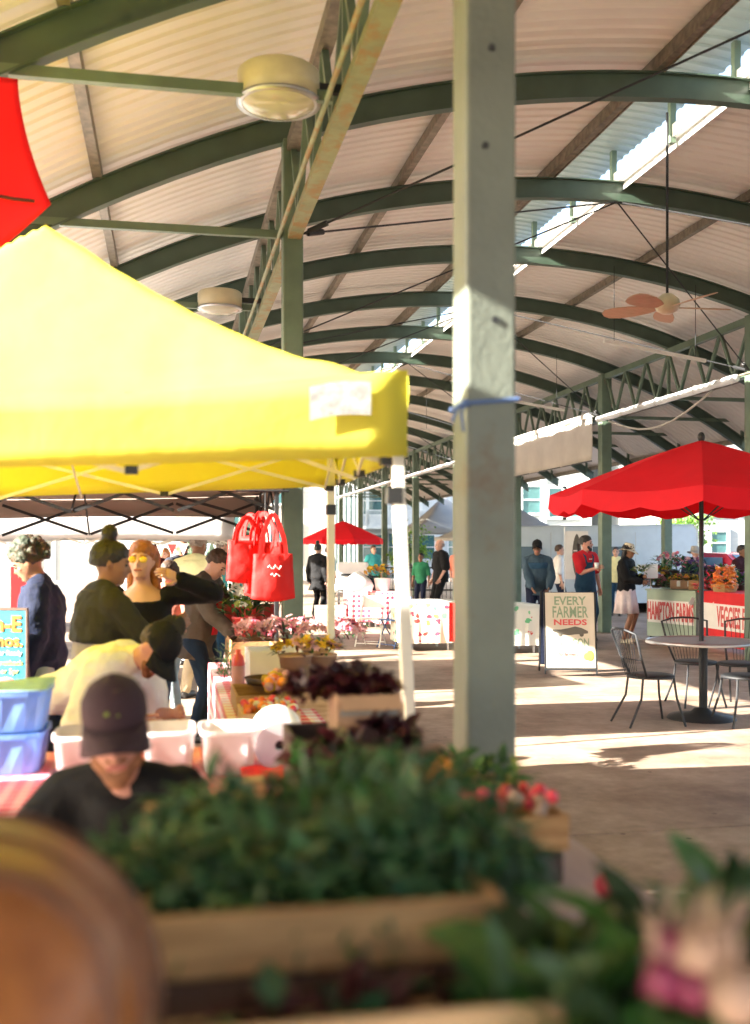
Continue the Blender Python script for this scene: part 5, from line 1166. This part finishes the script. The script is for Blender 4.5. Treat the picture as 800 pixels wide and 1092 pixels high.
def bistro(label, x, y, face):
    t = thing('bistro_chair', label, 'chair', (x, y, 0), -math.radians(face) - TH, group='black metal bistro chairs')
    MB().lathe([(0, .455), (.19, .455), (.215, .445), (.215, .425), (.2, .425), (0, .44)], n=32).build('seat', 'blackmetal', t, smooth=True)
    for sx, sy in ((-1, 1), (1, 1)): MB().path([(sx * .15, sy * .15, .43), (sx * .17, sy * .17, .25), (sx * .22, sy * .23, 0)], .011).build('leg', 'blackmetal', t)
    for sx, sy in ((-1, -1), (1, -1)): MB().path([(sx * .15, sy * .15, .43), (sx * .16, sy * .17, .25), (sx * .2, sy * .3, 0)], .011).build('leg', 'blackmetal', t)
    b = MB(); n = 12; b.path([(-.17, -.12, .44), (-.22, -.2, .62), (-.25, -.27, .84), (-.12, -.31, .87), (0, -.32, .875), (.12, -.31, .87), (.25, -.27, .84), (.22, -.2, .62), (.17, -.12, .44)], .011); b.build('back_frame', 'blackmetal', t, smooth=True)
    b = MB()
    for k in range(9):
        x = -.2 + .05 * k; b.tube((x * .6, -.19, .44), (x, -.31 + .15 * abs(x), .86), .0035, n=5)
    b.path([(-.21, -.19, .6), (0, -.245, .6), (.21, -.19, .6)], .006); b.build('backrest', 'blackmetal', t)
bistro('black bistro chair left of the table seen from its side', *G(694, 9.6), 78)
bistro('black bistro chair behind the table facing the camera', *G(742, 10.75), 172)
bistro('black bistro chair on the right side of the table at the picture edge', *G(795, 9.55), 262)
bistro('black bistro chair hidden furthest back beyond the right chair', *G(788, 10.6), 220)
# ================================================================== HALL MIDDLE: printed and gingham tables
def ftable(label, cl, px0, px1, z, dep, m, drop=.62, h=.74):
    a = G(px0, z); c = G(px1, z); x0, x1 = a[0], c[0]; y0 = (a[1] + c[1]) / 2
    table('folding_table', label, x0, x1, y0, y0 + dep, h, 'white', 'steel', leg=.03); cloth_over(cl, x0, x1, y0, y0 + dep, h + .002, drop, m, seed=px0)
    return x0, x1, y0
ftable('folding table under the fruit printed cloth', 'cream cloth printed with small red and green fruit', 428, 484, 16.4, .8, 'print')
x0, x1, y0 = ftable('folding table behind the column under the green printed cloth', 'white cloth printed with large green motifs beside the farm sign', 530, 576, 16.0, .8, 'print2')
o = MB().bb(-.5, .5, -.4, .4, 0, .02).build('white_box_lid', 'white', None, bevel=.006, loc=(*G(452, 16.9), .748)); tag(o, 'flat white board lying on the fruit printed table', 'board')
o = MB().sheet(lambda u, v: V((.35 * u, 0.02 * math.sin(u * 12), -.6 * v)), 14, 8).build('red_towel', 'redbag', None, smooth=True, thick=.004, loc=(*G(479, 16.2), .76)); tag(o, 'red towel hanging over the end of the fruit printed table', 'towel')
ftable('folding table under the far gingham cloth', 'red gingham cloth on the far table by the white grill', 374, 398, 21.3, .8, 'gingham')
ftable('folding table under the second gingham cloth', 'red gingham cloth behind the white tent leg', 405, 428, 20.6, .8, 'gingham')
x, y = G(376, 23.2); t = thing('grill', 'white box grill standing behind the far gingham table', 'grill', (x, y, 0), -TH)
MB().bb(-.36, .36, -.25, .25, .7, .95).build('body', 'white', t, bevel=.02); MB().bb(-.35, .35, -.24, .24, .96, 1.3).build('lid', 'white', t, bevel=.05); MB().bb(-.25, .25, -.275, -.252, 1.0, 1.05).build('handle', 'blackmetal', t)
for sx in (-1, 1):
    for sy in (-1, 1): MB().bb(sx * .3 - .02, sx * .3 + .02, sy * .2 - .02, sy * .2 + .02, 0, .7).build('leg', 'steel', t)
p = W(409, 622, 21.0); flowers('potted_flowers', 'yellow flowers in a pale pot on the far gingham table', (p.x, p.y + .1, 1.0), (.36, .2, .26), 34, .06, ['yellowpetal', 'yellowpetal', 'orangepetal'], ['leafmid', 'leafdark'], 80, .12, (.17, .25, 'white'), seed=85)
for i, (px, z, m, lab) in enumerate(((384, 20.8, 'white', 'white plastic sack slumped on the far gingham table'), (352, 21.5, 'plaincloth', 'white cooler box on the floor left of the far gingham table'))):
    q = G(px, z)
    if i == 0:
        b = MB(); b.loft([((0, 0, zz), (rx, 0, 0), (0, rx * .7, 0)) for zz, rx in ((0, .28), (.1, .32), (.22, .26), (.32, .15), (.4, .04))], 16); o = b.build('plastic_sack', m, None, smooth=True, loc=(q[0], q[1] + .2, .75)); tag(o, lab, 'sack')
    else:
        t = thing('cooler', lab, 'cooler', (*q, 0)); MB().bb(-.3, .3, -.2, .2, 0, .36).build('body', m, t, bevel=.02); MB().bb(-.31, .31, -.21, .21, .364, .44).build('lid', m, t, bevel=.02)
def folding_chair(label, x, y, face, m):
    t = thing('folding_chair', label, 'chair', (x, y, 0), -math.radians(face) - TH, group='folding chairs in the hall')
    for sx in (-1, 1):
        MB().path([(sx * .21, .2, 0), (sx * .2, -.02, .45), (sx * .19, -.18, .82)], .012).build('frame_leg', m, t); MB().path([(sx * .18, -.22, 0), (sx * .18, .14, .44)], .012).build('frame_leg', m, t)
    MB().bb(-.19, .19, -.16, .2, .44, .46).build('seat', m, t, bevel=.006); MB().box((0, -.165, .72), (.38, .015, .2), Matrix.Rotation(.35, 3, 'X')).build('backrest', m, t, bevel=.005)
    MB().tube((-.18, -.2, .06), (.18, -.2, .06), .008).build('crossbar', m, t); MB().tube((-.2, .19, .06), (.2, .19, .06), .008).build('crossbar', m, t)
folding_chair('beige metal folding chair near the far gingham table', *G(396, 17.2), 200, 'whitemetal')
folding_chair('blue folding chair half hidden by the white tent leg', *G(421, 17.0), 230, 'cord')
folding_chair('white folding chair farther back by the cooler', *G(361, 23), 160, 'white')
# ================================================================== PRODUCE STAND right
def counter(label, px0, px1, z0, z1, h, m, sign, sl, dep=.7):
    a = V((*G(px0, z0), 0)); c = V((*G(px1, z1), 0)); d = c - a; L = d.length; ang = math.atan2(d.y, d.x)
    t = thing('market_counter', label, 'counter', a, ang)
    MB().bb(0, L, 0, .03, .06, h).build('front_panel', m, t); MB().bb(0, .03, .032, dep, .06, h).build('side_panel', m, t); MB().bb(L - .03, L, .032, dep, .06, h).build('side_panel', m, t)
    MB().bb(-.02, L + .02, -.03, dep, h + .002, h + .03).build('countertop', m, t)
    for x in (.06, L - .06): MB().bb(x - .03, x + .03, .04, dep - .02, 0, .058).build('foot', 'blackmetal', t)
    s = MB().bb(L * .04, L * .97, -.02, -.004, h * .36, h * .82).build('sign_board', 'signwhite' if m != 'x' else m, t)
    text(sign, h * .5, 'signred', t, (L * .505, -.024, h * .58), sx=sl, bold=.012)
    return t, L
c1, L1 = counter('pale green market counter with a white sign and red lettering', 690, 742, 18.6, 17.5, .86, 'counter', 'HAMPTON FARMS', .33)
c2, L2 = counter('red draped market counter with a white sign at the right edge', 746, 850, 17.3, 14.6, .88, 'counterred', 'VEGGIES FLOWERS', .42)
rr = random.Random(77)
st = [(700, 628, 18.4, .18, ['pinkpetal', 'rosepetal'], 0), (716, 600, 18.6, .3, ['pinkpetal', 'rosepetal', 'pinkpetal'], 1), (735, 604, 18.3, .28, ['rosepetal', 'purplepetal', 'pinkpetal'], 2), (705, 612, 18.7, .22, ['rosepetal', 'yellowpetal'], 3), (726, 622, 18.0, .2, ['orangepetal', 'yellowpetal', 'rosepetal'], 4), (740, 622, 17.8, .18, ['yellowpetal', 'orangepetal'], 5), (759, 612, 17.4, .22, ['purplepetal', 'rosepetal'], 6), (772, 610, 17.2, .22, ['purplepetal', 'purplepetal', 'whitepetal'], 7), (788, 618, 16.9, .2, ['purplepetal', 'leafmid'], 8)]
labs = ['low pink flowers behind the small white card on the green counter', 'tall mound of pink flowers topping the green counter', 'purple and rose flowers beside the umbrella pole', 'red and yellow flowers low at the left of the tall pink mound', 'orange and yellow flowers above the brown price tagged box', 'yellow flowers just left of the umbrella pole', 'purple flowers just right of the umbrella pole', 'dark purple flowers at the middle of the red counter', 'purple flowers at the picture edge on the red counter']
for (px, py, z, r, pm, k), lab in zip(st, labs):
    p = W(px, py, z + .45); flowers('flower_bunch', lab, (p.x, p.y, max(.93, p.z - r * .5)), (r * 1.1, r * .8, r * 1.1), 34, .05, pm, ['leafdark', 'leafmid'], 110, .13, (r * .5, max(.93, p.z - r * .5) - .895, 'darkwood'), seed=90 + k, group='flower bunches on the market counters')
def cbox(label, px, z, w, h, m, tags=2, base=.9):
    q = G(px, z); t = thing('produce_box', label, 'box', (q[0], q[1], base), -TH - .25); MB().bb(-w, w, -.14, .14, 0, h).build('body', m, t, bevel=.006)
    for k in range(tags): x = -w * .4 + k * w * .8; MB().bb(x - .03, x + .03, -.147, -.142, h * .3, h * .95).build('price_tag', 'white', t)
cbox('brown produce box with two white price tags on the green counter', 729, 18.25, .22, .15, 'card')
cbox('empty brown box at the pole end of the green counter', 741, 17.9, .1, .16, 'crate2', 0)
pile('red_foliage', 'red leafy bunch on the red counter left of the orange basket', 'foliage', (*G(757, 17.2), .93), (.22, .15, .2), 110, .13, .06, ['redpetal' if 'redpetal' in M else 'radish', 'rosepetal', 'leafdark'], seed=101)
t = thing('pepper_basket', 'tall round heap of orange peppers at the right of the red counter', 'basket', (*G(773, 16.7), .915))
b = MB(); rr = random.Random(4)
for i in range(150):
    a = rr.uniform(0, 2 * PI); z = rr.random() ; q = .2 * (1 - .35 * z) * (.75 + .3 * rr.random()); b.capsule((q * math.cos(a), q * math.sin(a), .05 + .34 * z), (q * math.cos(a) + rr.uniform(-.05, .05), q * math.sin(a) + rr.uniform(-.05, .05), .05 + .34 * z + rr.uniform(-.02, .03)), .022, .014, 6)
b.build('peppers', 'orangeveg', t, smooth=True); MB().lathe([(0, 0), (.17, 0), (.215, .12), (.22, .12), (.2, .1), (0, .02)], n=24).build('basket', 'crate2', t)
q = W(694, 618, 17.9); t = thing('price_card', 'white price card on a stick at the left of the green counter', 'card', (q.x, q.y, .893), -TH); MB().bb(-.12, .12, -.004, .004, .2, .44).build('card', 'white', t); MB().tube((0, 0, 0), (0, 0, .2), .006).build('stick', 'crate', t)
for i, (px, py, z, lab) in enumerate(((738, 641, 17.6, 'white paper tag tilted on the edge of the green counter'), (763, 643, 16.95, 'white paper tag tilted on the red counter below the purple flowers'), (780, 648, 16.5, 'white paper tag hanging below the orange peppers'))):
    q = W(px, py, z - .1); o = MB().box((0, 0, 0), (.07, .004, .13), Matrix.Rotation((.5, .7, 0)[i], 3, 'Y')).build('paper_tag', 'white', None, loc=q); tag(o, lab, 'tag', group='paper tags on the counters')
# ================================================================== VEHICLES
def vehicle(name, label, cat, loc, rz, prof, w, m, glass, wheels, wr=.34, cabin=None):
    """side profile (x along length, z up) extruded to a body; glass pieces, wheels, lamps"""
    t = thing(name, label, cat, loc, rz); n = len(prof); b = MB(); vs = []
    for s, k in ((-1, .94), (-1, 1), (1, 1), (1, .94)):
        for (x, z) in prof:
            tap = 1 - .1 * max(0, (z - 1.0)) ; vs.append((x if k == 1 else x * .995, s * w / 2 * tap * (1 if k == 1 else .93), z if k == 1 else z - .0 + (.02 if z > 1 else 0)))
    fs = [(i * n + j, i * n + (j + 1) % n, (i + 1) * n + (j + 1) % n, (i + 1) * n + j) for i in range(3) for j in range(n)] + [tuple(range(n))[::-1], tuple(3 * n + j for j in range(n))]
    b.add(vs, fs); bd = b.build('body', m, t, smooth=False, bevel=.03)
    for (x0, z0, x1, z1, yw) in glass: MB().bar((x0, 0, z0), (x1, 0, z1), yw, .012, (0, 0, 1)).build('windscreen', 'carglass', t)
    for x in wheels:
        for s in (-1, 1):
            wl = MB().tube((x, s * (w / 2 - .2), wr), (x, s * (w / 2 + .01), wr), wr, n=24).build('wheel', 'tyre', t, bevel=.02)
            MB().tube((x, s * (w / 2 - .1), wr), (x, s * (w / 2 + .02), wr), wr * .6, n=20).build('rim', 'steel', wl)
    return t
q = G(618, 27)
vn = vehicle('delivery_van', 'pale blue white van parked behind the man in overalls', 'van', (q[0], q[1], -.1), -TH, [(-2.9, .35), (-2.95, .9), (-2.6, 1.15), (-2.1, 1.9), (-1.8, 2.25), (2.7, 2.3), (2.8, 2.15), (2.85, .35)], 1.9, 'vanwhite', [], [-2.0, 1.9])
for x0, x1 in ((-2.05, -1.2), (.15, .9)): MB().bb(x0, x1, -.968, -.935, 1.2, 1.75).build('side_window', 'carglass', vn)
for x in (-.9, .0, 1.2): MB().bb(x, x + .012, -.968, -.94, .5, 2.1).build('door_seam', 'steel', vn)
q = G(785, 27); cr_ = vehicle('parked_car', 'red car parked behind the flower counter at the right', 'car', (q[0], q[1], -.1), PI / 2 + .5 - TH, [(-2.0, .35), (-2.1, .65), (-2.0, .95), (-1.1, 1.08), (-.45, 1.56), (.9, 1.6), (1.6, 1.15), (2.0, 1.05), (2.1, .6), (2.0, .35)], 1.8, 'carred', [(-1.06, 1.14, -.5, 1.545, 1.35), (.97, 1.6, 1.57, 1.2, 1.3)], [-1.3, 1.3], .32)
for s in (-1, 1):
    MB().bb(-.35, .85, s * .86 - .012, s * .86 + .012, 1.15, 1.48).build('side_window', 'carglass', cr_)
    MB().ball((-2.04, s * .65, .8), (.06, .15, .08)).build('headlight', 'lampglass', cr_, smooth=True)
t = vehicle('parked_car', 'silver grey car partly hidden right of the red car', 'car', (*G(815, 34), -.1), 1.2, [(-2.0, .35), (-2.1, .65), (-2.0, .95), (-1.1, 1.08), (-.45, 1.5), (.9, 1.52), (1.6, 1.12), (2.0, 1.05), (2.1, .6), (2.0, .35)], 1.8, 'vanwhite', [(-1.06, 1.13, -.5, 1.48, 1.35)], [-1.3, 1.3], .32)
# vertical banner with an ellipse
q = G(616, 19.8); t = thing('feather_sign', 'white upright banner with a grey pointed oval between the two standing men', 'sign', (*q, 0), -TH)
MB().tube((-.24, .02, 0), (-.24, .02, 2.0), .012).build('pole', 'steel', t); MB().bb(-.23, .2, -.004, .004, 1.02, 1.93).build('banner', 'signwhite', t)
b = MB(); b.add([(.0 + .085 * math.sin(a) * abs(math.sin(a)) ** .3 - .015, -.0065, 1.47 + .41 * math.cos(a)) for a in [2 * PI * k / 28 for k in range(28)]], [tuple(range(28))]); b.build('oval_emblem', 'signdark', t)
for z in (1.38, 1.47, 1.56): MB().bb(-.08, .05, -.01, -.0068, z - .012, z + .012).build('emblem_line', 'signwhite', t)
# post of the neighbouring shelter
o = MB().bb(-.09, .09, -.09, .09, 0, 3.3).build('post', 'paint', None, loc=(*G(711, 24), 0)); tag(o, 'thick green steel post beyond the red umbrella', 'post')
# ================================================================== BUILDINGS
def building(label, x0, x1, y, h, dep, wm, wins=(), name='apartment_building', roof='flat', extras=None, rz=0):
    t = thing(name, label, 'building', ((x0 + x1) / 2, y, -.1), rz); hx = (x1 - x0) / 2
    MB().bb(-hx, hx, 0, dep, 0, h).build('wall', wm, t)
    MB().bb(-hx - .12, hx + .12, -.12, dep + .12, h + .003, h + .28).build('cornice', 'trimwhite', t)
    if roof == 'gable':
        b = MB(); b.add([(-hx - .3, -.3, h + .285), (hx + .3, -.3, h + .285), (hx + .3, dep + .3, h + .285), (-hx - .3, dep + .3, h + .285), (-hx - .3, dep / 2, h + 3), (hx + .3, dep / 2, h + 3)], [(0, 1, 5, 4), (2, 3, 4, 5), (0, 4, 3), (1, 2, 5), (0, 3, 2, 1)]); b.build('roof', 'shingle', t)
    for s in (-1, 1): MB().bb(s * hx - .1, s * hx + .1, -.05, -.003, 0, h).build('corner_trim', 'trimwhite', t)
    for (cx, z0, w, hh) in wins:
        cx -= (x0 + x1) / 2; f = .12
        b = MB().bb(cx - w / 2 - f, cx + w / 2 + f, -.08, -.003, z0 - f, z0).bb(cx - w / 2 - f, cx + w / 2 + f, -.08, -.003, z0 + hh, z0 + hh + f * 1.4).bb(cx - w / 2 - f, cx - w / 2, -.08, -.003, z0, z0 + hh).bb(cx + w / 2, cx + w / 2 + f, -.08, -.003, z0, z0 + hh).bb(cx - w / 2, cx + w / 2, -.07, -.003, z0 + hh / 2 - .03, z0 + hh / 2 + .03)
        wn = b.build('window', 'trimwhite', t); MB().bb(cx - w / 2, cx + w / 2, -.03, -.005, z0, z0 + hh).build('pane', 'winglass', wn)
    if extras: extras(t, hx)
    return t
def wx(px, z): return W(px, 0, z).x
def wz(py, z): return W(0, py, z).z
# far end left: beige siding, then glass front
z = 60; y = 58.0
building('beige sided building with cream pilasters closing the far end of the hall', -6, wx(350, z), y, 12, 10, 'siding_beige', [(wx(256, z), 1.2, 1.4, 2.4), (wx(300, z), 4.2, 1.6, 1.8), (wx(300, z), 1.0, 1.6, 2.0), (wx(225, z), 4.2, 1.6, 1.8)])
def mull(t, hx):
    for k in range(6): x = -hx + 2 * hx * k / 5; MB().bb(x - .05, x + .05, -.06, -.003, 0, 11).build('mullion', 'trimwhite', t)
    for zz in (2.6, 5.2, 7.8): MB().bb(-hx, hx, -.055, -.004, zz, zz + .1).build('transom', 'trimwhite', t)
building('glass fronted stair tower beside the beige building', wx(351, z), wx(377, z), y - .5, 11, 8, 'glasswall', extras=mull, name='glass_tower')
def balc(t, hx):
    for zz in (3.0, 6.2):
        f = bpy.data.objects.new('balcony', None); col.objects.link(f); f.parent = t
        MB().bb(-hx + .3, hx * .1, -1.6, -.01, zz, zz + .2).build('slab', 'trimwhite', f); b = MB()
        for k in range(40): x = -hx + .35 + (hx * 1.1 - .4) * k / 39; b.bb(x - .02, x + .02, -1.58, -1.54, zz + .2, zz + 1.15)
        b.bb(-hx + .3, hx * .1, -1.6, -1.52, zz + 1.16, zz + 1.24); b.build('railing', 'trimwhite', f)
        for x in (-hx + .4, -hx * .4, hx * .02): MB().bb(x - .09, x + .09, -1.58, -1.4, zz + .21, zz + 3.0).build('post', 'trimwhite', f)
z = 72; y = 69
building('white house with railed balconies seen past the small red umbrella', wx(376, z), wx(500, z), y, 11, 10, 'siding_white', [(wx(436, z), wz(512, z) , 1.0, 1.5), (wx(470, z), wz(512, z), 1.0, 1.5), (wx(395, z), 1.0, 1.6, 1.6), (wx(420, z), .9, 1.4, 1.8), (wx(395, z), 4.0, 1.6, 1.8), (wx(450, z), 1.0, 1.2, 1.6), (wx(485, z), 1.0, 1.2, 1.6)], extras=balc, roof='gable', name='house')
def shell(t, hx): pass
z = 50
building('grey sided house with white framed windows behind the grey tent', wx(540, z), wx(632, z), G(585, z)[1], 10.5, 9, 'siding_grey', [(wx(566, z), wz(545, z), .95, 1.25), (wx(594, z), wz(549, z), .75, 1.35), (wx(611, z), wz(549, z), .7, 1.3), (wx(566, z), 6.8, 1, 1.5), (wx(600, z), 6.8, 1, 1.5)], roof='gable', name='house', extras=lambda t, hx: MB().bb(-hx * .22, -hx * .22 + .25, -.14, -.004, 0, 10).build('downpipe', 'trimwhite', t))
def bays(t, hx):
    for k, x in enumerate((-hx * .45, hx * .35)):
        f = bpy.data.objects.new('bay_window', None); col.objects.link(f); f.parent = t
        MB().loft([((x, -.02, zz), (1.5, 0, 0), (0, .9, 0)) for zz in (2.6, 9.5)], 8).build('bay_wall', 'siding_white', f)
        for j in range(3):
            for q in range(2): xx = x - .9 + .9 * j; yy = -.93 + (.22 if j != 1 else 0) - .03; MB().box((xx, yy, 3.9 + 3 * q), (.55, .08, 1.5), Matrix.Rotation((-1, 0, 1)[j] * .6, 3, 'Z')).build('pane', 'winglass', f)
z = 55
building('white house with tall bay windows behind the green column', wx(634, z), wx(706, z), G(665, z)[1], 11, 9, 'siding_white', [(wx(652, z), .8, 1.4, 1.8), (wx(690, z), .8, 1.4, 1.8)], roof='gable', name='house', extras=bays)
z = 46
building('pale grey house at the right edge with green shuttered windows', wx(712, z), wx(880, z), G(780, z)[1] , 9.5, 9, 'siding_grey', [(wx(765, z), wz(588, z), .75, .95), (wx(765, z), wz(545, z), .8, 1.3), (wx(733, z), wz(545, z), .8, 1.3), (wx(800, z), wz(545, z), .8, 1.3), (wx(840, z), wz(545, z), .8, 1.3)], roof='gable', name='house')
# fence rails seen behind the bald man
q = G(452, 33); t = thing('railing_fence', 'low dark railing beyond the bald man in black', 'fence', (*q, 0), -TH)
for zz in (.3, 1.0): MB().bar((-2.2, 0, zz), (2.2, 0, zz), .04, .05).build('rail', 'blackmetal', t)
b = MB()
for k in range(34): b.bb(-2.15 + .13 * k - .01, -2.15 + .13 * k + .01, -.01, .01, .02, 1.0)
b.build('balusters', 'blackmetal', t)
# ================================================================== TREES
def tree(label, x, y, h, r, n, m, seed):
    t = thing('small_tree', label, 'tree', (x, y, -.1)); rr = random.Random(seed)
    tr = MB().path([(0, 0, 0), (.05, .02, h * .3), (-.03, .04, h * .6), (.02, 0, h * .85)], [.1, .08, .05, .02], 8)
    for k in range(9):
        a = rr.uniform(0, 6.28); z = h * rr.uniform(.35, .7); tr.path([(0, 0, z), (r * .4 * math.cos(a), r * .4 * math.sin(a), z + .25), (r * .8 * math.cos(a), r * .8 * math.sin(a), z + .5)], [.035, .02, .008], 6)
    tr.build('trunk', 'bark', t, smooth=True); b = MB(); cl = []
    for k in range(16): a = rr.uniform(0, 6.28); q = rr.random() ** .5 * r * .8; cl.append(V((q * math.cos(a), q * math.sin(a), h * rr.uniform(.45, .95))))
    for i in range(n):
        c = rr.choice(cl); d = V((rr.gauss(0, 1), rr.gauss(0, 1), rr.gauss(0, .8))) * r * .22; b.leaf(c + d, V((rr.uniform(-1, 1), rr.uniform(-1, 1), rr.uniform(-.8, .5))), (0, 0, 1), rr.uniform(.1, .2), .09, .3, 2)
    b.build('crown', m, t)
tree('small bright green tree beyond the flower counter', *G(727, 38), 2.9, 1.0, 1700, 'leaftree', 3)
tree('slender green tree beside the bald man in black', *G(437, 40), 2.6, .8, 1100, 'leaftree', 4)
tree('leafy tree far left behind the white tents', *G(222, 34), 2.7, 1.4, 1500, 'leafmid', 5)
# ================================================================== LIGHT, SKY, CAMERA
EL = math.radians(25); K = .18
d = V((1, K, 0)).normalized() * math.cos(EL); d.z = -math.sin(EL)
su = bpy.data.lights.new('sun', 'SUN'); su.energy = 5.0; su.angle = math.radians(.53); su.color = (1, .93, .82)
so = bpy.data.objects.new('sun', su); col.objects.link(so); so.rotation_euler = d.to_track_quat('-Z', 'Y').to_euler(); so.location = (-30, -8, 30)
w = bpy.data.worlds.new('World'); sc.world = w; w.use_nodes = True; nt = w.node_tree; bg = nt.nodes['Background']
sky = nt.nodes.new('ShaderNodeTexSky'); sky.sky_type = 'NISHITA'; sky.sun_disc = False; sky.sun_elevation = EL; sky.sun_rotation = math.atan2(-d.x, -d.y); sky.air_density = 1.0; sky.dust_density = 2.5; sky.ozone_density = 1
nt.links.new(sky.outputs[0], bg.inputs[0]); bg.inputs[1].default_value = .095
cam = bpy.data.cameras.new('camera'); co = bpy.data.objects.new('camera', cam); col.objects.link(co); sc.camera = co
co.location = (0, 0, CAMH); co.rotation_euler = (PI / 2, 0, -TH)
cam.sensor_fit = 'VERTICAL'; cam.sensor_height = 36; cam.lens = 36 * F / 1092; cam.shift_y = (HZ - 546) / 1092; cam.clip_end = 2000; cam.clip_start = .05
cam.dof.use_dof = True; cam.dof.focus_distance = 12.0; cam.dof.aperture_fstop = cam.lens / 1000 / .021
sc.view_settings.view_transform = 'Standard'; sc.view_settings.look = 'None'; sc.view_settings.gamma = 1; sc.view_settings.use_curve_mapping = False; sc.view_settings.exposure = 3.15
sc.render.engine = 'CYCLES'; cy = sc.cycles; cy.use_denoising = True; cy.max_bounces = 8; cy.diffuse_bounces = 5; cy.glossy_bounces = 3; cy.transmission_bounces = 4; cy.transparent_max_bounces = 6; cy.sample_clamp_indirect = 6; cy.caustics_reflective = False; cy.caustics_refractive = False
cy.use_adaptive_sampling = True; cy.adaptive_threshold = .02
bpy.data.scenes.remove(TS)
